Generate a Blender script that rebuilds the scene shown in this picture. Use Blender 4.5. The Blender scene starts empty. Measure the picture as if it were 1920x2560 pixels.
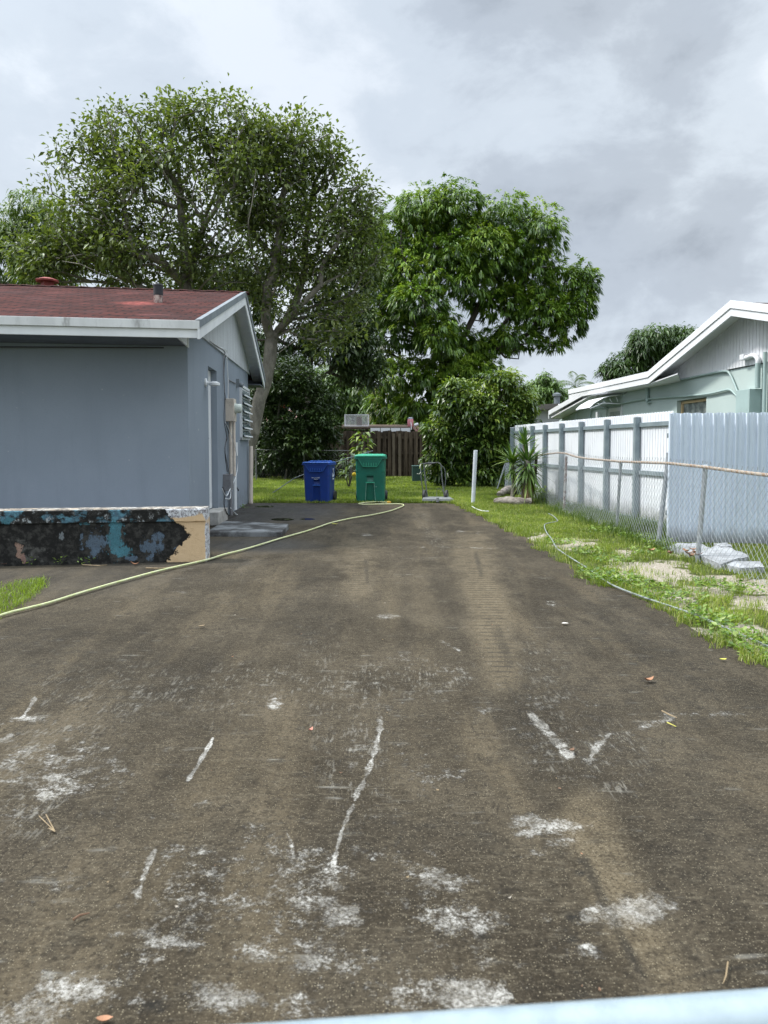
import bpy, bmesh, math, random
import numpy as np
from mathutils import Vector, Matrix, noise as mnoise
random.seed(7); rng = np.random.default_rng(7)
S = bpy.context.scene; COL = S.collection
# ---------------------------------------------------------------- camera
F, PX, PY, PITCH, CAMH = 1850.0, 960.0, 1215.0, math.radians(3.0), 1.25
cd = bpy.data.cameras.new('camera'); cam = bpy.data.objects.new('camera', cd); COL.objects.link(cam)
cam.location = (0, 0, CAMH); cam.rotation_euler = (math.radians(90)-PITCH, 0, 0)
cd.sensor_fit = 'VERTICAL'; cd.sensor_height = 36; cd.sensor_width = 27
cd.lens = 36*F/2560; cd.shift_y = -(1280-PY)/2560; cd.clip_end = 2000; cd.clip_start = .05
cd.dof.use_dof = True; cd.dof.focus_distance = 9.0; cd.dof.aperture_fstop = 6.5
S.camera = cam
# ---------------------------------------------------------------- sky and sun
SUN_EL, SUN_AZ = math.radians(53), math.radians(280)     # azimuth clockwise from +Y: ahead and to the left, behind thin cloud
W = bpy.data.worlds.new('World'); S.world = W; W.use_nodes = True
nt = W.node_tree; nt.nodes.clear(); N = nt.nodes.new; L = nt.links.new
out = N('ShaderNodeOutputWorld'); bg = N('ShaderNodeBackground'); L(bg.outputs[0], out.inputs[0])
sky = N('ShaderNodeTexSky'); sky.sky_type = 'NISHITA'; sky.sun_disc = False
sky.sun_elevation = SUN_EL; sky.sun_rotation = SUN_AZ
tc = N('ShaderNodeTexCoord'); sx = N('ShaderNodeSeparateXYZ'); L(tc.outputs['Generated'], sx.inputs[0])
def wm(op, a, b=None, c=None, clamp=False):
    n = N('ShaderNodeMath'); n.operation = op; n.use_clamp = clamp
    for i, v in enumerate((a, b, c)):
        if v is None: continue
        if isinstance(v, (int, float)): n.inputs[i].default_value = v
        else: L(v, n.inputs[i])
    return n.outputs[0]
SKO = (1.0, 5.0, 2.0)
def wnoise(scale, detail, rough, off=(0, 0, 0), dist=0.0):
    m = N('ShaderNodeMapping'); m.inputs['Location'].default_value = off; L(cx.outputs[0], m.inputs[0])
    n = N('ShaderNodeTexNoise'); n.inputs['Scale'].default_value = scale; n.inputs['Detail'].default_value = detail
    n.inputs['Roughness'].default_value = rough; n.inputs['Distortion'].default_value = dist
    L(m.outputs[0], n.inputs['Vector']); return n.outputs['Fac']
def wramp(fac, stops):
    r = N('ShaderNodeValToRGB'); L(fac, r.inputs[0]); e = r.color_ramp.elements
    while len(e) < len(stops): e.new(.5)
    for i, (p, c) in enumerate(stops): e[i].position = p; e[i].color = (*c, 1)
    r.color_ramp.interpolation = 'EASE'; return r.outputs[0]
def wmix(f, a, b, mode='MIX'):
    n = N('ShaderNodeMix'); n.data_type = 'RGBA'; n.blend_type = mode
    for k, v in ((0, f), (6, a), (7, b)):
        if isinstance(v, (int, float)): n.inputs[k].default_value = v
        elif isinstance(v, tuple): n.inputs[k].default_value = (*v, 1)
        else: L(v, n.inputs[k])
    return n.outputs[2]
dsc = N('ShaderNodeVectorMath'); dsc.operation = 'MULTIPLY'; L(tc.outputs['Generated'], dsc.inputs[0]); dsc.inputs[1].default_value = (1, 1, 1.7)
cx = dsc
big = wnoise(1.9, 3, .45, (SKO[0], SKO[1], 0), .15)
fine = wnoise(5.6, 8, .60, (7.1, 2.2, SKO[2]), .2)
comb = wm('ADD', wm('MULTIPLY', big, .58), wm('MULTIPLY', fine, .42))
for (px_, py_, wd_, am_) in ((1560, 210, .26, -.045), (1480, 690, .16, -.07), (60, 330, .22, -.06), (820, 260, .22, .05), (1560, 480, .10, .07), (1100, 60, .16, -.03), (250, 130, .10, .04)):
    a_ = (px_-PX)/F; b_ = -(py_-PY)/F; v_ = Vector((a_, math.cos(PITCH)+math.sin(PITCH)*b_, -math.sin(PITCH)+math.cos(PITCH)*b_)).normalized()
    dn = N('ShaderNodeVectorMath'); dn.operation = 'DISTANCE'; L(tc.outputs['Generated'], dn.inputs[0]); dn.inputs[1].default_value = v_
    mr = N('ShaderNodeMapRange'); mr.interpolation_type = 'SMOOTHERSTEP'; L(dn.outputs['Value'], mr.inputs[0]); mr.inputs[1].default_value = wd_*1.5; mr.inputs[2].default_value = 0.0
    comb = wm('ADD', comb, wm('MULTIPLY', mr.outputs[0], am_))
cl = wramp(comb, [(.28, (.33, .375, .435)), (.39, (.47, .525, .595)), (.48, (.63, .70, .775)), (.59, (.83, .89, .955))])
thin = wramp(wnoise(1.1, 3, .5, (1.5, 9.0, 0)), [(.44, (0, 0, 0)), (.66, (1, 1, 1))])
blu = wmix(.92, sky.outputs[0], (4.6, 5.4, 6.7)); 
bl = wmix(1.0, blu, (.1, .1, .1), 'MULTIPLY')
mixc = wmix(wm('MULTIPLY', thin, .3), cl, bl)
# overcast skies are brighter overhead and round the veiled sun
sd = Vector((math.sin(SUN_AZ)*math.cos(SUN_EL), math.cos(SUN_AZ)*math.cos(SUN_EL), math.sin(SUN_EL)))
dp = N('ShaderNodeVectorMath'); dp.operation = 'DOT_PRODUCT'; L(tc.outputs['Generated'], dp.inputs[0]); dp.inputs[1].default_value = sd
glow = wm('POWER', wm('MAXIMUM', dp.outputs['Value'], 0.0), 9.0)
over = wm('MAXIMUM', wm('SUBTRACT', sx.outputs[2], .52), 0.0)
gain = wm('ADD', wm('ADD', 1.0, wm('MULTIPLY', glow, 2.5)), wm('MULTIPLY', over, 6.5))
fin = N('ShaderNodeVectorMath'); fin.operation = 'SCALE'; L(mixc, fin.inputs[0]); L(gain, fin.inputs['Scale'])
L(fin.outputs[0], bg.inputs[0]); bg.inputs[1].default_value = 1.0
sl = bpy.data.lights.new('sun', 'SUN'); sl.energy = 3.8; sl.angle = math.radians(7); sl.color = (1, .965, .9)
so = bpy.data.objects.new('sun', sl); COL.objects.link(so); so.rotation_euler = sd.to_track_quat('Z', 'Y').to_euler()
S.view_settings.view_transform = 'Standard'; S.view_settings.look = 'None'
S.view_settings.exposure = 0.22; S.view_settings.gamma = 1.0
S.cycles.use_denoising = True

# ---------------------------------------------------------------- measuring helpers
cp, sp = math.cos(PITCH), math.sin(PITCH)
def ray(px, py):
    a = (px-PX)/F; b = -(py-PY)/F
    return Vector((a, cp+sp*b, -sp+cp*b))
CAM = Vector((0, 0, CAMH))
def G(px, py, z=0.0):
    d = ray(px, py); return CAM+d*((z-CAMH)/d.z)
def D(px, py, Y):
    d = ray(px, py); return CAM+d*(Y/d.y)
def proj(x, y, z=0.0):
    x = np.asarray(x); y = np.asarray(y)
    f = y*cp-(z-CAMH)*sp; u = y*sp+(z-CAMH)*cp
    return PX+F*x/f, PY-F*u/f
def hitplane(px, py, p0, n):
    d = ray(px, py); return CAM+d*((Vector(p0)-CAM).dot(n)/d.dot(n))

# ---------------------------------------------------------------- object helpers
def tag(o, label=None, cat=None, group=None, kind=None):
    if label: o['label'] = label
    if cat: o['category'] = cat
    if group: o['group'] = group
    if kind: o['kind'] = kind
    return o
def thing(name, loc, label, cat, group=None):
    o = bpy.data.objects.new(name, None); COL.objects.link(o); o.location = loc; o.empty_display_size = .1
    return tag(o, label, cat, group)
def origin(o):
    v = Vector(o.location)
    while o.parent: o = o.parent; v += Vector(o.location)
    return v
class MB:
    def __init__(s): s.v = []; s.f = []
    def add(s, vs, fs):
        b = len(s.v); s.v += [tuple(v) for v in vs]; s.f += [tuple(i+b for i in f) for f in fs]; return s
    def hexa(s, p):   # 8 points: bottom 4, top 4
        return s.add(p, [(0, 3, 2, 1), (4, 5, 6, 7), (0, 1, 5, 4), (1, 2, 6, 5), (2, 3, 7, 6), (3, 0, 4, 7)])
    def box(s, c, d, rz=0.0, ax=None):
        hx, hy, hz = d[0]/2, d[1]/2, d[2]/2; c = Vector(c)
        M = Matrix.Rotation(rz, 3, 'Z') if ax is None else ax
        return s.hexa([c+M@Vector(q) for q in ((-hx, -hy, -hz), (hx, -hy, -hz), (hx, hy, -hz), (-hx, hy, -hz),
                                              (-hx, -hy, hz), (hx, -hy, hz), (hx, hy, hz), (-hx, hy, hz))])
    def bar(s, a, b, w, h):      # rectangular bar, h measured upwards
        a = Vector(a); b = Vector(b); d = (b-a).normalized()
        up = Vector((0, 0, 1)) if abs(d.z) < .95 else Vector((0, 1, 0))
        r = d.cross(up).normalized(); u = r.cross(d).normalized()
        q = [(-w/2, -h/2), (w/2, -h/2), (w/2, h/2), (-w/2, h/2)]
        return s.hexa([a+r*x+u*y for x, y in q]+[b+r*x+u*y for x, y in q])
    def prism(s, pts, ext):
        n = len(pts); pts = [Vector(p) for p in pts]; e = Vector(ext)
        fs = [tuple(range(n-1, -1, -1)), tuple(range(n, 2*n))]+[(i, (i+1) % n, n+(i+1) % n, n+i) for i in range(n)]
        return s.add(pts+[p+e for p in pts], fs)
    def tube(s, pts, r, n=8, cap=True):
        pts = [Vector(p) for p in pts]; m = len(pts)
        rs = r if isinstance(r, (list, tuple)) else [r]*m
        t0 = (pts[1]-pts[0]).normalized(); ref = Vector((0, 0, 1)) if abs(t0.z) < .9 else Vector((1, 0, 0))
        nn = t0.cross(ref).normalized(); vs = []
        for i, p in enumerate(pts):
            t = (pts[min(i+1, m-1)]-pts[max(i-1, 0)]).normalized()
            nn = (nn-t*nn.dot(t)).normalized(); b = t.cross(nn)
            for k in range(n):
                a = 2*math.pi*k/n; vs.append(p+(nn*math.cos(a)+b*math.sin(a))*rs[i])
        fs = [(i*n+k, i*n+(k+1) % n, (i+1)*n+(k+1) % n, (i+1)*n+k) for i in range(m-1) for k in range(n)]
        if cap: fs += [tuple(range(n-1, -1, -1)), tuple((m-1)*n+k for k in range(n))]
        return s.add(vs, fs)
    def lathe(s, c, prof, n=16, axis=(0, 0, 1)):
        c = Vector(c); q = Vector((0, 0, 1)).rotation_difference(Vector(axis)); vs = []
        for r, z in prof:
            for k in range(n):
                a = 2*math.pi*k/n; vs.append(c+q@Vector((r*math.cos(a), r*math.sin(a), z)))
        m = len(prof)
        fs = [(i*n+k, i*n+(k+1) % n, (i+1)*n+(k+1) % n, (i+1)*n+k) for i in range(m-1) for k in range(n)]
        fs += [tuple(range(n-1, -1, -1)), tuple((m-1)*n+k for k in range(n))]
        return s.add(vs, fs)
    def build(s, name, m, parent=None, bev=0, smooth=False, loc=None, **tg):
        o0 = origin(parent) if parent else Vector(loc or (0, 0, 0))
        me = bpy.data.meshes.new(name); me.from_pydata([tuple(Vector(v)-o0) for v in s.v], [], s.f); me.update()
        bm = bmesh.new(); bm.from_mesh(me); bmesh.ops.recalc_face_normals(bm, faces=bm.faces); bm.to_mesh(me); bm.free()
        if smooth:
            me.polygons.foreach_set('use_smooth', [True]*len(me.polygons))
        o = bpy.data.objects.new(name, me); COL.objects.link(o)
        if parent: o.parent = parent
        else: o.location = o0
        me.materials.append(m)
        if bev:
            b = o.modifiers.new('bevel', 'BEVEL'); b.width = bev; b.segments = 2; b.limit_method = 'ANGLE'; b.angle_limit = .6
            b.harden_normals = False
        if smooth and not bev:
            try:
                md = o.modifiers.new('es', 'EDGE_SPLIT'); md.split_angle = math.radians(45)
            except Exception: pass
        if tg: tag(o, tg.get('label'), tg.get('cat'), tg.get('group'), tg.get('kind'))
        return o
def npmesh(name, V, T, m, parent=None, loc=(0, 0, 0), attr=None, smooth=False):
    """triangle or quad mesh from numpy arrays; attr: dict name -> (n,) or (n,3)"""
    o0 = origin(parent) if parent else Vector(loc)
    me = bpy.data.meshes.new(name); V = np.asarray(V, dtype=np.float32)-np.array(o0, dtype=np.float32)
    k = T.shape[1]; me.vertices.add(len(V)); me.vertices.foreach_set('co', V.ravel())
    me.loops.add(T.size); me.loops.foreach_set('vertex_index', T.astype(np.int32).ravel())
    me.polygons.add(len(T)); me.polygons.foreach_set('loop_start', np.arange(0, T.size, k, dtype=np.int32))
    me.polygons.foreach_set('loop_total', np.full(len(T), k, dtype=np.int32))
    if smooth: me.polygons.foreach_set('use_smooth', np.ones(len(T), dtype=bool))
    me.update(calc_edges=True)
    for nme, a in (attr or {}).items():
        if a.ndim == 1:
            at = me.attributes.new(nme, 'FLOAT', 'POINT'); at.data.foreach_set('value', a.astype(np.float32))
        else:
            at = me.attributes.new(nme, 'FLOAT_VECTOR', 'POINT'); at.data.foreach_set('vector', a.astype(np.float32).ravel())
    me.materials.append(m)
    o = bpy.data.objects.new(name, me); COL.objects.link(o)
    if parent: o.parent = parent
    else: o.location = o0
    return o

# ---------------------------------------------------------------- materials
class NM:
    """tiny node builder for one material"""
    def __init__(s, name, rough=.7, metal=0.0, spec=.5):
        s.m = bpy.data.materials.new(name); s.m.use_nodes = True; s.t = s.m.node_tree
        s.b = s.t.nodes['Principled BSDF']; s.b.inputs['Roughness'].default_value = rough
        s.b.inputs['Metallic'].default_value = metal; s.b.inputs['Specular IOR Level'].default_value = spec
        s.tc = s.t.nodes.new('ShaderNodeTexCoord')
    def n(s, t): return s.t.nodes.new(t)
    def put(s, inp, v):
        if v is None: return
        if isinstance(v, (int, float)): inp.default_value = v
        elif isinstance(v, tuple): inp.default_value = (*v, 1) if len(v) == 3 and len(inp.default_value) == 4 else v
        else: s.t.links.new(v, inp)
    def noise(s, scale, detail=4, rough=.55, vec=None, dist=0, stretch=None, col=False):
        n = s.n('ShaderNodeTexNoise'); v = vec if vec is not None else s.tc.outputs['Object']
        if stretch:
            mp = s.n('ShaderNodeMapping'); mp.inputs['Scale'].default_value = stretch; s.t.links.new(v, mp.inputs[0]); v = mp.outputs[0]
        s.t.links.new(v, n.inputs['Vector']); s.put(n.inputs['Scale'], scale); n.inputs['Detail'].default_value = detail
        n.inputs['Roughness'].default_value = rough; n.inputs['Distortion'].default_value = dist
        return n.outputs['Color'] if col else n.outputs['Fac']
    def ramp(s, f, a, b, ca=(0, 0, 0), cb=(1, 1, 1)):
        r = s.n('ShaderNodeValToRGB'); s.put(r.inputs[0], f); e = r.color_ramp.elements
        e[0].position = a; e[0].color = (*ca, 1); e[1].position = b; e[1].color = (*cb, 1); return r.outputs[0]
    def step(s, f, a, b):
        n = s.n('ShaderNodeMapRange'); n.interpolation_type = 'SMOOTHSTEP'; s.put(n.inputs[0], f)
        s.put(n.inputs[1], a); s.put(n.inputs[2], b); return n.outputs[0]
    def mix(s, f, a, b, mode='MIX'):
        n = s.n('ShaderNodeMix'); n.data_type = 'RGBA'; n.blend_type = mode
        for k, v in ((0, f), (6, a), (7, b)): s.put(n.inputs[k], v)
        return n.outputs[2]
    def math(s, op, a, b=None, clamp=False):
        n = s.n('ShaderNodeMath'); n.operation = op; n.use_clamp = clamp; s.put(n.inputs[0], a); s.put(n.inputs[1], b); return n.outputs[0]
    def attr(s, name, vec=False):
        n = s.n('ShaderNodeAttribute'); n.attribute_name = name; return n.outputs['Vector'] if vec else n.outputs['Fac']
    def sep(s, v):
        n = s.n('ShaderNodeSeparateXYZ'); s.t.links.new(v, n.inputs[0]); return n.outputs
    def comb(s, x, y, z):
        n = s.n('ShaderNodeCombineXYZ'); s.put(n.inputs[0], x); s.put(n.inputs[1], y); s.put(n.inputs[2], z); return n.outputs[0]
    def bump(s, h, strength=.3, dist=.01):
        n = s.n('ShaderNodeBump'); n.inputs['Strength'].default_value = strength; n.inputs['Distance'].default_value = dist
        s.put(n.inputs['Height'], h); s.t.links.new(n.outputs[0], s.b.inputs['Normal']); return s
    def col(s, c): s.put(s.b.inputs['Base Color'], c); return s
    def rgh(s, c): s.put(s.b.inputs['Roughness'], c); return s
def grime(m, base, z1=.45, amt=.6, col=(.10, .085, .06)):
    z = m.sep(m.tc.outputs['Object'])[2]
    g = m.math('MULTIPLY', m.step(z, z1, 0.0), m.step(m.math('ADD', m.noise(6, 7, .7), m.math('MULTIPLY', m.step(z, z1, 0.0), .25)), .42, .72))
    s = m.math('MULTIPLY', m.step(m.noise(2.2, 6, .7, stretch=(6, 6, .35)), .55, .75), .22)
    return m.mix(m.math('MULTIPLY', g, amt), m.mix(s, base, col), col)
def pm(name, c1, c2=None, scale=3, rough=.7, metal=0, bump=0, bscale=60, bdist=.004, stretch=None, spec=.5, dirt=0, dirtcol=(.05, .045, .035)):
    m = NM(name, rough, metal, spec); c2 = c2 or tuple(x*.82 for x in c1)
    c = m.mix(m.step(m.noise(scale, 6, .6, stretch=stretch), .32, .68), c1, c2)
    if dirt: c = m.mix(m.math('MULTIPLY', m.step(m.noise(scale*2.3, 8, .7, stretch=stretch), .52, .75), dirt), c, dirtcol)
    m.col(c)
    m.rgh(m.math('ADD', m.math('MULTIPLY', m.noise(scale*3, 4), .25), rough-.12))
    if bump: m.bump(m.noise(bscale, 5, .6), bump, bdist)
    return m.m
# ================================================================ ground and driveway
EDGE = [(1133, 1257), (1182, 1277), (1222, 1299), (1260, 1316), (1321, 1345), (1374, 1382), (1420, 1409), (1466, 1436), (1497, 1462), (1552, 1469),
        (1625, 1506), (1700, 1548), (1760, 1584), (1830, 1619), (1920, 1668)]
edge = [G(*p) for p in EDGE]
d_ = (edge[-1]-edge[-2]).normalized()
edge.append(edge[-1]+d_*6)
EY = np.array([p.y for p in edge])[::-1]; EX = np.array([p.x for p in edge])[::-1]
YF = edge[0].y                                             # far edge of the slab
def edge_x(y): return np.interp(y, EY, EX)
# strokes measured on the slab, as source-pixel coordinates of the photograph: ('w'|'t'|'k'|'r'|'p', points, half width, strength)
ST = []
def blob(c, x, y, rx, ry, s=1.0, rot=0): ST.append((c, 'b', x, y, rx, ry, s, rot))
def line(c, pts, w, s=1.0): ST.append((c, 'l', pts, w, s))
for a in [(69, 1794, 42, 9, 1), (98, 1941, 120, 62, .62), (20, 1850, 30, 10, .9, ), (130, 1900, 30, 60, .5), (688, 1762, 12, 12, .9), (752, 2208, 125, 50, .62),
          (600, 2248, 95, 26, .6), (312, 2329, 55, 13, .8), (400, 2350, 45, 16, .7), (619, 2370, 75, 28, .8), (500, 2360, 60, 15, .6),
          (220, 2474, 160, 42, .75), (567, 2480, 66, 30, .85), (70, 2526, 90, 34, .75), (880, 2289, 52, 27, .75), (856, 2399, 110, 55, .62),
          (752, 2520, 70, 34, .6), (380, 2395, 25, 12, .8), (1360, 2063, 80, 26, .75), (1400, 2095, 45, 24, .6), (1093, 2190, 70, 26, .8),
          (1157, 2300, 88, 38, .72), (1062, 2290, 30, 20, .5), (1597, 2283, 62, 34, 1.5), (1487, 2283, 32, 20, .85), (1209, 2497, 68, 38, 1.1),
          (1012, 2485, 62, 34, .75), (1452, 2381, 50, 28, .62), (1470, 2365, 20, 12, .9), (1365, 2288, 22, 16, .7), (940, 2260, 30, 14, .4),
          (1140, 1905, 30, 40, .35), (1530, 1880, 60, 40, .35), (1065, 1950, 40, 60, .4), (890, 1870, 26, 90, .35), (925, 1700, 60, 30, .4),
          (1110, 1720, 70, 30, .4), (1180, 1790, 90, 35, .35), (1325, 1750, 70, 14, .5), (1400, 1768, 70, 12, .5), (1130, 1672, 70, 14, .45),
          (760, 1685, 90, 12, .45), (1000, 1640, 50, 10, .5), (975, 1540, 30, 4, .8), (1375, 1511, 30, 9, .5), (540, 1750, 60, 12, .35),
          (915, 1338, 14, 4, .7), (1150, 1327, 9, 3, .7), (1195, 1330, 8, 3, .6), (850, 1535, 90, 4, .4), (1060, 1395, 40, 3, .4), (380, 1490, 90, 16, .3),
          (1262, 2260, 30, 18, .3), (1330, 1880, 18, 40, .4), (1085, 2130, 20, 14, .5), (1270, 2410, 60, 14, .45), (500, 2210, 110, 30, .3), (110, 1600, 160, 8, .3)]:
    blob('w', *a)
blob('w', 1342, 2138, 44, 26, .7); blob('x', 1336, 2152, 24, 14, 1.0)
blob('w', 1614, 1810, 60, 13, .75, -.38); blob('w', 1811, 1782, 66, 8, .5, .05); blob('w', 1500, 1855, 34, 12, .6, -.9)
line('w', [(532, 1843), (500, 1900), (470, 1945)], 5, .9); line('w', [(470, 1945), (430, 2005)], 6, .45); line('w', [(390, 2120), (365, 2170), (347, 2231)], 9, .75)
line('w', [(950, 1790), (949, 1831), (920, 1924), (880, 2011)], 8, .75); line('w', [(880, 2011), (855, 2070), (833, 2161)], 5, .8)
line('w', [(1330, 1785), (1380, 1835), (1423, 1884)], 15, .85); blob('w', 1375, 1850, 60, 40, .35); line('w', [(1478, 1886), (1522, 1832)], 9, .75)
line('w', [(88, 1740), (75, 1765), (55, 1790)], 5, .9); line('w', [(0, 1850), (28, 1836)], 7, .9); line('w', [(0, 1985), (60, 1950), (210, 1850)], 8, .45)
line('w', [(930, 1368), (1100, 1366), (1250, 1370)], 2.0, .42); line('w', [(1100, 1600), (1150, 1625)], 5, .5); line('w', [(715, 2070), (730, 2110), (735, 2140)], 5, .6)
line('w', [(1255, 1285), (1275, 1290)], 1.5, .5); line('w', [(420, 2290), (360, 2330)], 5, .6)
# bleached tyre ways and tan wear
line('t', [(1460, 2050), (1530, 2200), (1570, 2300), (1650, 2400), (1690, 2480)], 75, .95)
line('t', [(1180, 1385), (1195, 1450), (1225, 1560), (1262, 1680)], 56, 1.0); line('t', [(905, 1380), (898, 1460)], 44, .8)
for (x_, y_, rx_, ry_, s_) in ((640, 2240, 360, 130, .46), (200, 2460, 280, 70, .42), (1120, 2400, 260, 110, .38), (120, 1930, 210, 130, .46), (930, 1880, 110, 140, .28), (620, 1700, 220, 40, .24), (980, 1700, 260, 50, .26), (1450, 1860, 160, 60, .26), (1000, 2220, 200, 60, .26), (1340, 2110, 120, 60, .25)): blob('w', x_, y_, rx_, ry_, s_)
for (x0_, y0_, x1_, y1_, s_) in ((1045, 1440, 1070, 1560, .5), (985, 1450, 960, 1560, .45), (905, 1560, 860, 1760, .3), (1090, 1640, 1180, 1900, .28), (600, 1620, 330, 2000, .28)): line('t', [(x0_, y0_), (x1_, y1_)], 34, s_)
line('k', [(1330, 1740), (1700, 1900)], 130, .35); line('k', [(60, 1650), (420, 1700)], 110, .30); line('k', [(1500, 1560), (1850, 1780)], 90, .35); line('k', [(740, 1420), (760, 1560)], 60, .25); line('k', [(880, 2060), (1230, 2100)], 40, .3); line('k', [(420, 2080), (700, 2120)], 60, .3)
line('t', [(700, 1700), (520, 1950), (380, 2180), (240, 2230)], 120, .30); line('t', [(960, 1450), (930, 1640), (760, 1680)], 70, .28)
line('t', [(1075, 1500), (1110, 1660)], 60, .28); line('t', [(1640, 1830), (1900, 1950)], 70, .25); blob('t', 1180, 2420, 160, 60, .35)
blob('t', 1150, 2230, 110, 60, .22); blob('t', 520, 1490, 200, 40, .25); blob('t', 980, 1930, 90, 120, .22); blob('t', 1250, 1520, 50, 60, .4)
line('r', [(1183, 1390), (1200, 1470), (1235, 1590), (1272, 1670)], 42, 1.0); line('r', [(905, 1380), (898, 1450)], 30, .9); line('r', [(1050, 1290), (1095, 1360)], 20, .5)
line('r', [(640, 1290), (560, 1500)], 30, .2); line('r', [(180, 1790), (90, 1990)], 120, .45); line('r', [(900, 1800), (900, 2010)], 60, .5)
line('r', [(560, 1700), (1130, 1690)], 45, .6); line('r', [(800, 1640), (860, 1900)], 60, .4); line('r', [(1340, 1640), (1400, 1900)], 60, .35); line('r', [(1560, 1860), (1540, 1930)], 60, .5); line('r', [(300, 1700), (560, 1760)], 60, .35)
for x_ in range(-3, 9): line('t', [(1175+14*x_*0, 1395+30*x_), (1240+3*x_, 1393+30*x_)], 4, .5)
line('t', [(770, 1400), (905, 1395)], 12, .35); line('t', [(1300, 1420), (1320, 1500)], 10, .3); line('w', [(1290, 1392), (1290, 1420), (1250, 1435)], 2, .35)
# dark wet or algae streaks
line('k', [(1463, 2150), (1500, 2230), (1560, 2350), (1610, 2445)], 15, .85); line('k', [(1265, 1700), (1310, 1790)], 8, .5)
line('k', [(1190, 1385), (1203, 1435)], 6, .7); line('k', [(1245, 1580), (1275, 1660)], 14, .7); line('k', [(915, 1400), (918, 1455)], 5, .6)
line('k', [(532, 1850), (468, 1948)], 4, .9)
for a in [(1452, 2177, 16, 9, 1), (1452, 2148, 14, 9, .9), (1432, 2284, 20, 15, 1), (1569, 2237, 14, 8, .7), (1212, 2338, 18, 8, .9), (1100, 2338, 14, 9, .8), (1493, 2098, 18, 5, .8),
          (1487, 2375, 14, 9, .7), (1430, 2345, 16, 10, .8), (1386, 2170, 10, 5, .8), (1450, 2500, 30, 60, .5), (1500, 2310, 16, 10, .6), (380, 2512, 40, 16, .9),
          (290, 2452, 20, 8, .7), (1640, 2380, 24, 14, .5), (600, 2130, 70, 26, .35), (1800, 2100, 180, 140, .3), (1750, 1620, 160, 120, .25), (1500, 1600, 120, 120, .2),
          (1395, 2130, 20, 10, .5), (1130, 2440, 20, 10, .5), (1660, 2150, 90, 50, .3), (830, 2130, 60, 60, .3)]:
    blob('k', *a)
line('k', [(1600, 2475), (1760, 2430), (1920, 2405)], 7, .6); line('k', [(1560, 2440), (1700, 2395)], 5, .4); line('k', [(1380, 1283), (1420, 1290)], 2, .5)
# wet patch beside the house
blob('p', 120, 1440, 300, 40, .25); blob('p', 690, 1278, 130, 24, 1); blob('p', 640, 1362, 120, 16, .7); blob('p', 760, 1262, 110, 8, .6); blob('p', 300, 1405, 260, 12, .4); blob('p', 620, 1300, 60, 24, .9)
blob('m', 706, 1298, 26, 3.2, 1.0); blob('m', 770, 1297, 18, 2.2, .9); blob('m', 660, 1266, 22, 2.2, 1.0)
def fbm(x, y, sc, seed=0, oc=3):
    """cheap numpy value noise, several octaves, 0..1"""
    r = np.random.default_rng(seed); tab = r.random((256, 256)); t = 0; a = .5; tot = 0
    for o in range(oc):
        u = x*sc*2**o+17.3*o; v = y*sc*2**o+9.1*o
        iu = np.floor(u).astype(int); iv = np.floor(v).astype(int); fu = u-iu; fv = v-iv
        fu = fu*fu*(3-2*fu); fv = fv*fv*(3-2*fv)
        g = lambda i, j: tab[i & 255, j & 255]
        t = t+a*((g(iu, iv)*(1-fu)+g(iu+1, iv)*fu)*(1-fv)+(g(iu, iv+1)*(1-fu)+g(iu+1, iv+1)*fu)*fv); tot += a; a *= .5
    return t/tot
def paint(X, Y):
    px, py = proj(X, Y); M = {k: np.zeros_like(px) for k in 'wtkrpmx'}
    wob = (fbm(X, Y, 5, 3)-.5)*.9
    for s in ST:
        m = M[s[0]]
        if s[1] == 'b':
            _, _, x, y, rx, ry, st, *ro = s; ro = ro[0] if ro else 0
            dx = px-x; dy = py-y; c, q = math.cos(ro), math.sin(ro)
            r = np.sqrt(((dx*c+dy*q)/rx)**2+((-dx*q+dy*c)/ry)**2)
            v = st*(np.clip(1.25-r*.58+wob*1.5, 0, 1) if s[0] in 'wt' else np.clip(1.55-r*1.0+wob*.9, 0, 1) if s[0] == 'k' else np.clip(1.55-r+wob*.4, 0, 1))
        else:
            _, _, pts, w, st = s; dmin = np.full(px.shape, 1e9)
            for (x0, y0), (x1, y1) in zip(pts[:-1], pts[1:]):
                t = np.clip(((px-x0)*(x1-x0)+(py-y0)*(y1-y0))/((x1-x0)**2+(y1-y0)**2), 0, 1)
                dmin = np.minimum(dmin, np.hypot(px-x0-t*(x1-x0), py-y0-t*(y1-y0)))
            v = st*(1.3 if s[0] == 'w' and w < 15 else 1)*np.clip(1.45-dmin/(w*(.9 if s[0] == 'w' else 1))+wob*1.0+(fbm(X, Y, 16, 9)-.5)*(2.6 if s[0] == 'w' and w < 12 else 0), 0, 1)
        np.maximum(m, v, out=m)
    M['w'] *= 1-np.clip(M['x'], 0, 1)
    return M
ny, nx = 860, 680
yy = -0.6+0*np.arange(ny); t = np.linspace(0, 1, ny); yy = np.exp(np.log(1.2)+t*(np.log(YF+1.0)-np.log(1.2)))-1.0
yy[-1] = YF
GX = np.zeros((ny, nx)); GY = np.zeros((ny, nx))
ex = edge_x(yy)+(fbm(yy, yy*0, 6, 5)-.5)*.05
xl = -np.minimum(1.6+yy*.72, 9.5)
s_ = np.linspace(0, 1, nx)
for i in range(ny):
    vl = max(-(.54*yy[i]+.15), xl[i]+.1); vr = min(.54*yy[i]+.15, ex[i]-.1); GX[i] = np.interp(s_, [0, .06, .94, 1], [xl[i], vl, vr, ex[i]]); GY[i] = yy[i]
M = paint(GX.ravel(), GY.ravel())
hz = (fbm(GX.ravel(), GY.ravel(), .7, 8, 2)-.5)*.012
V = np.stack([GX.ravel(), GY.ravel(), hz-.006], 1)
I = np.arange(ny*nx).reshape(ny, nx)
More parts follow.
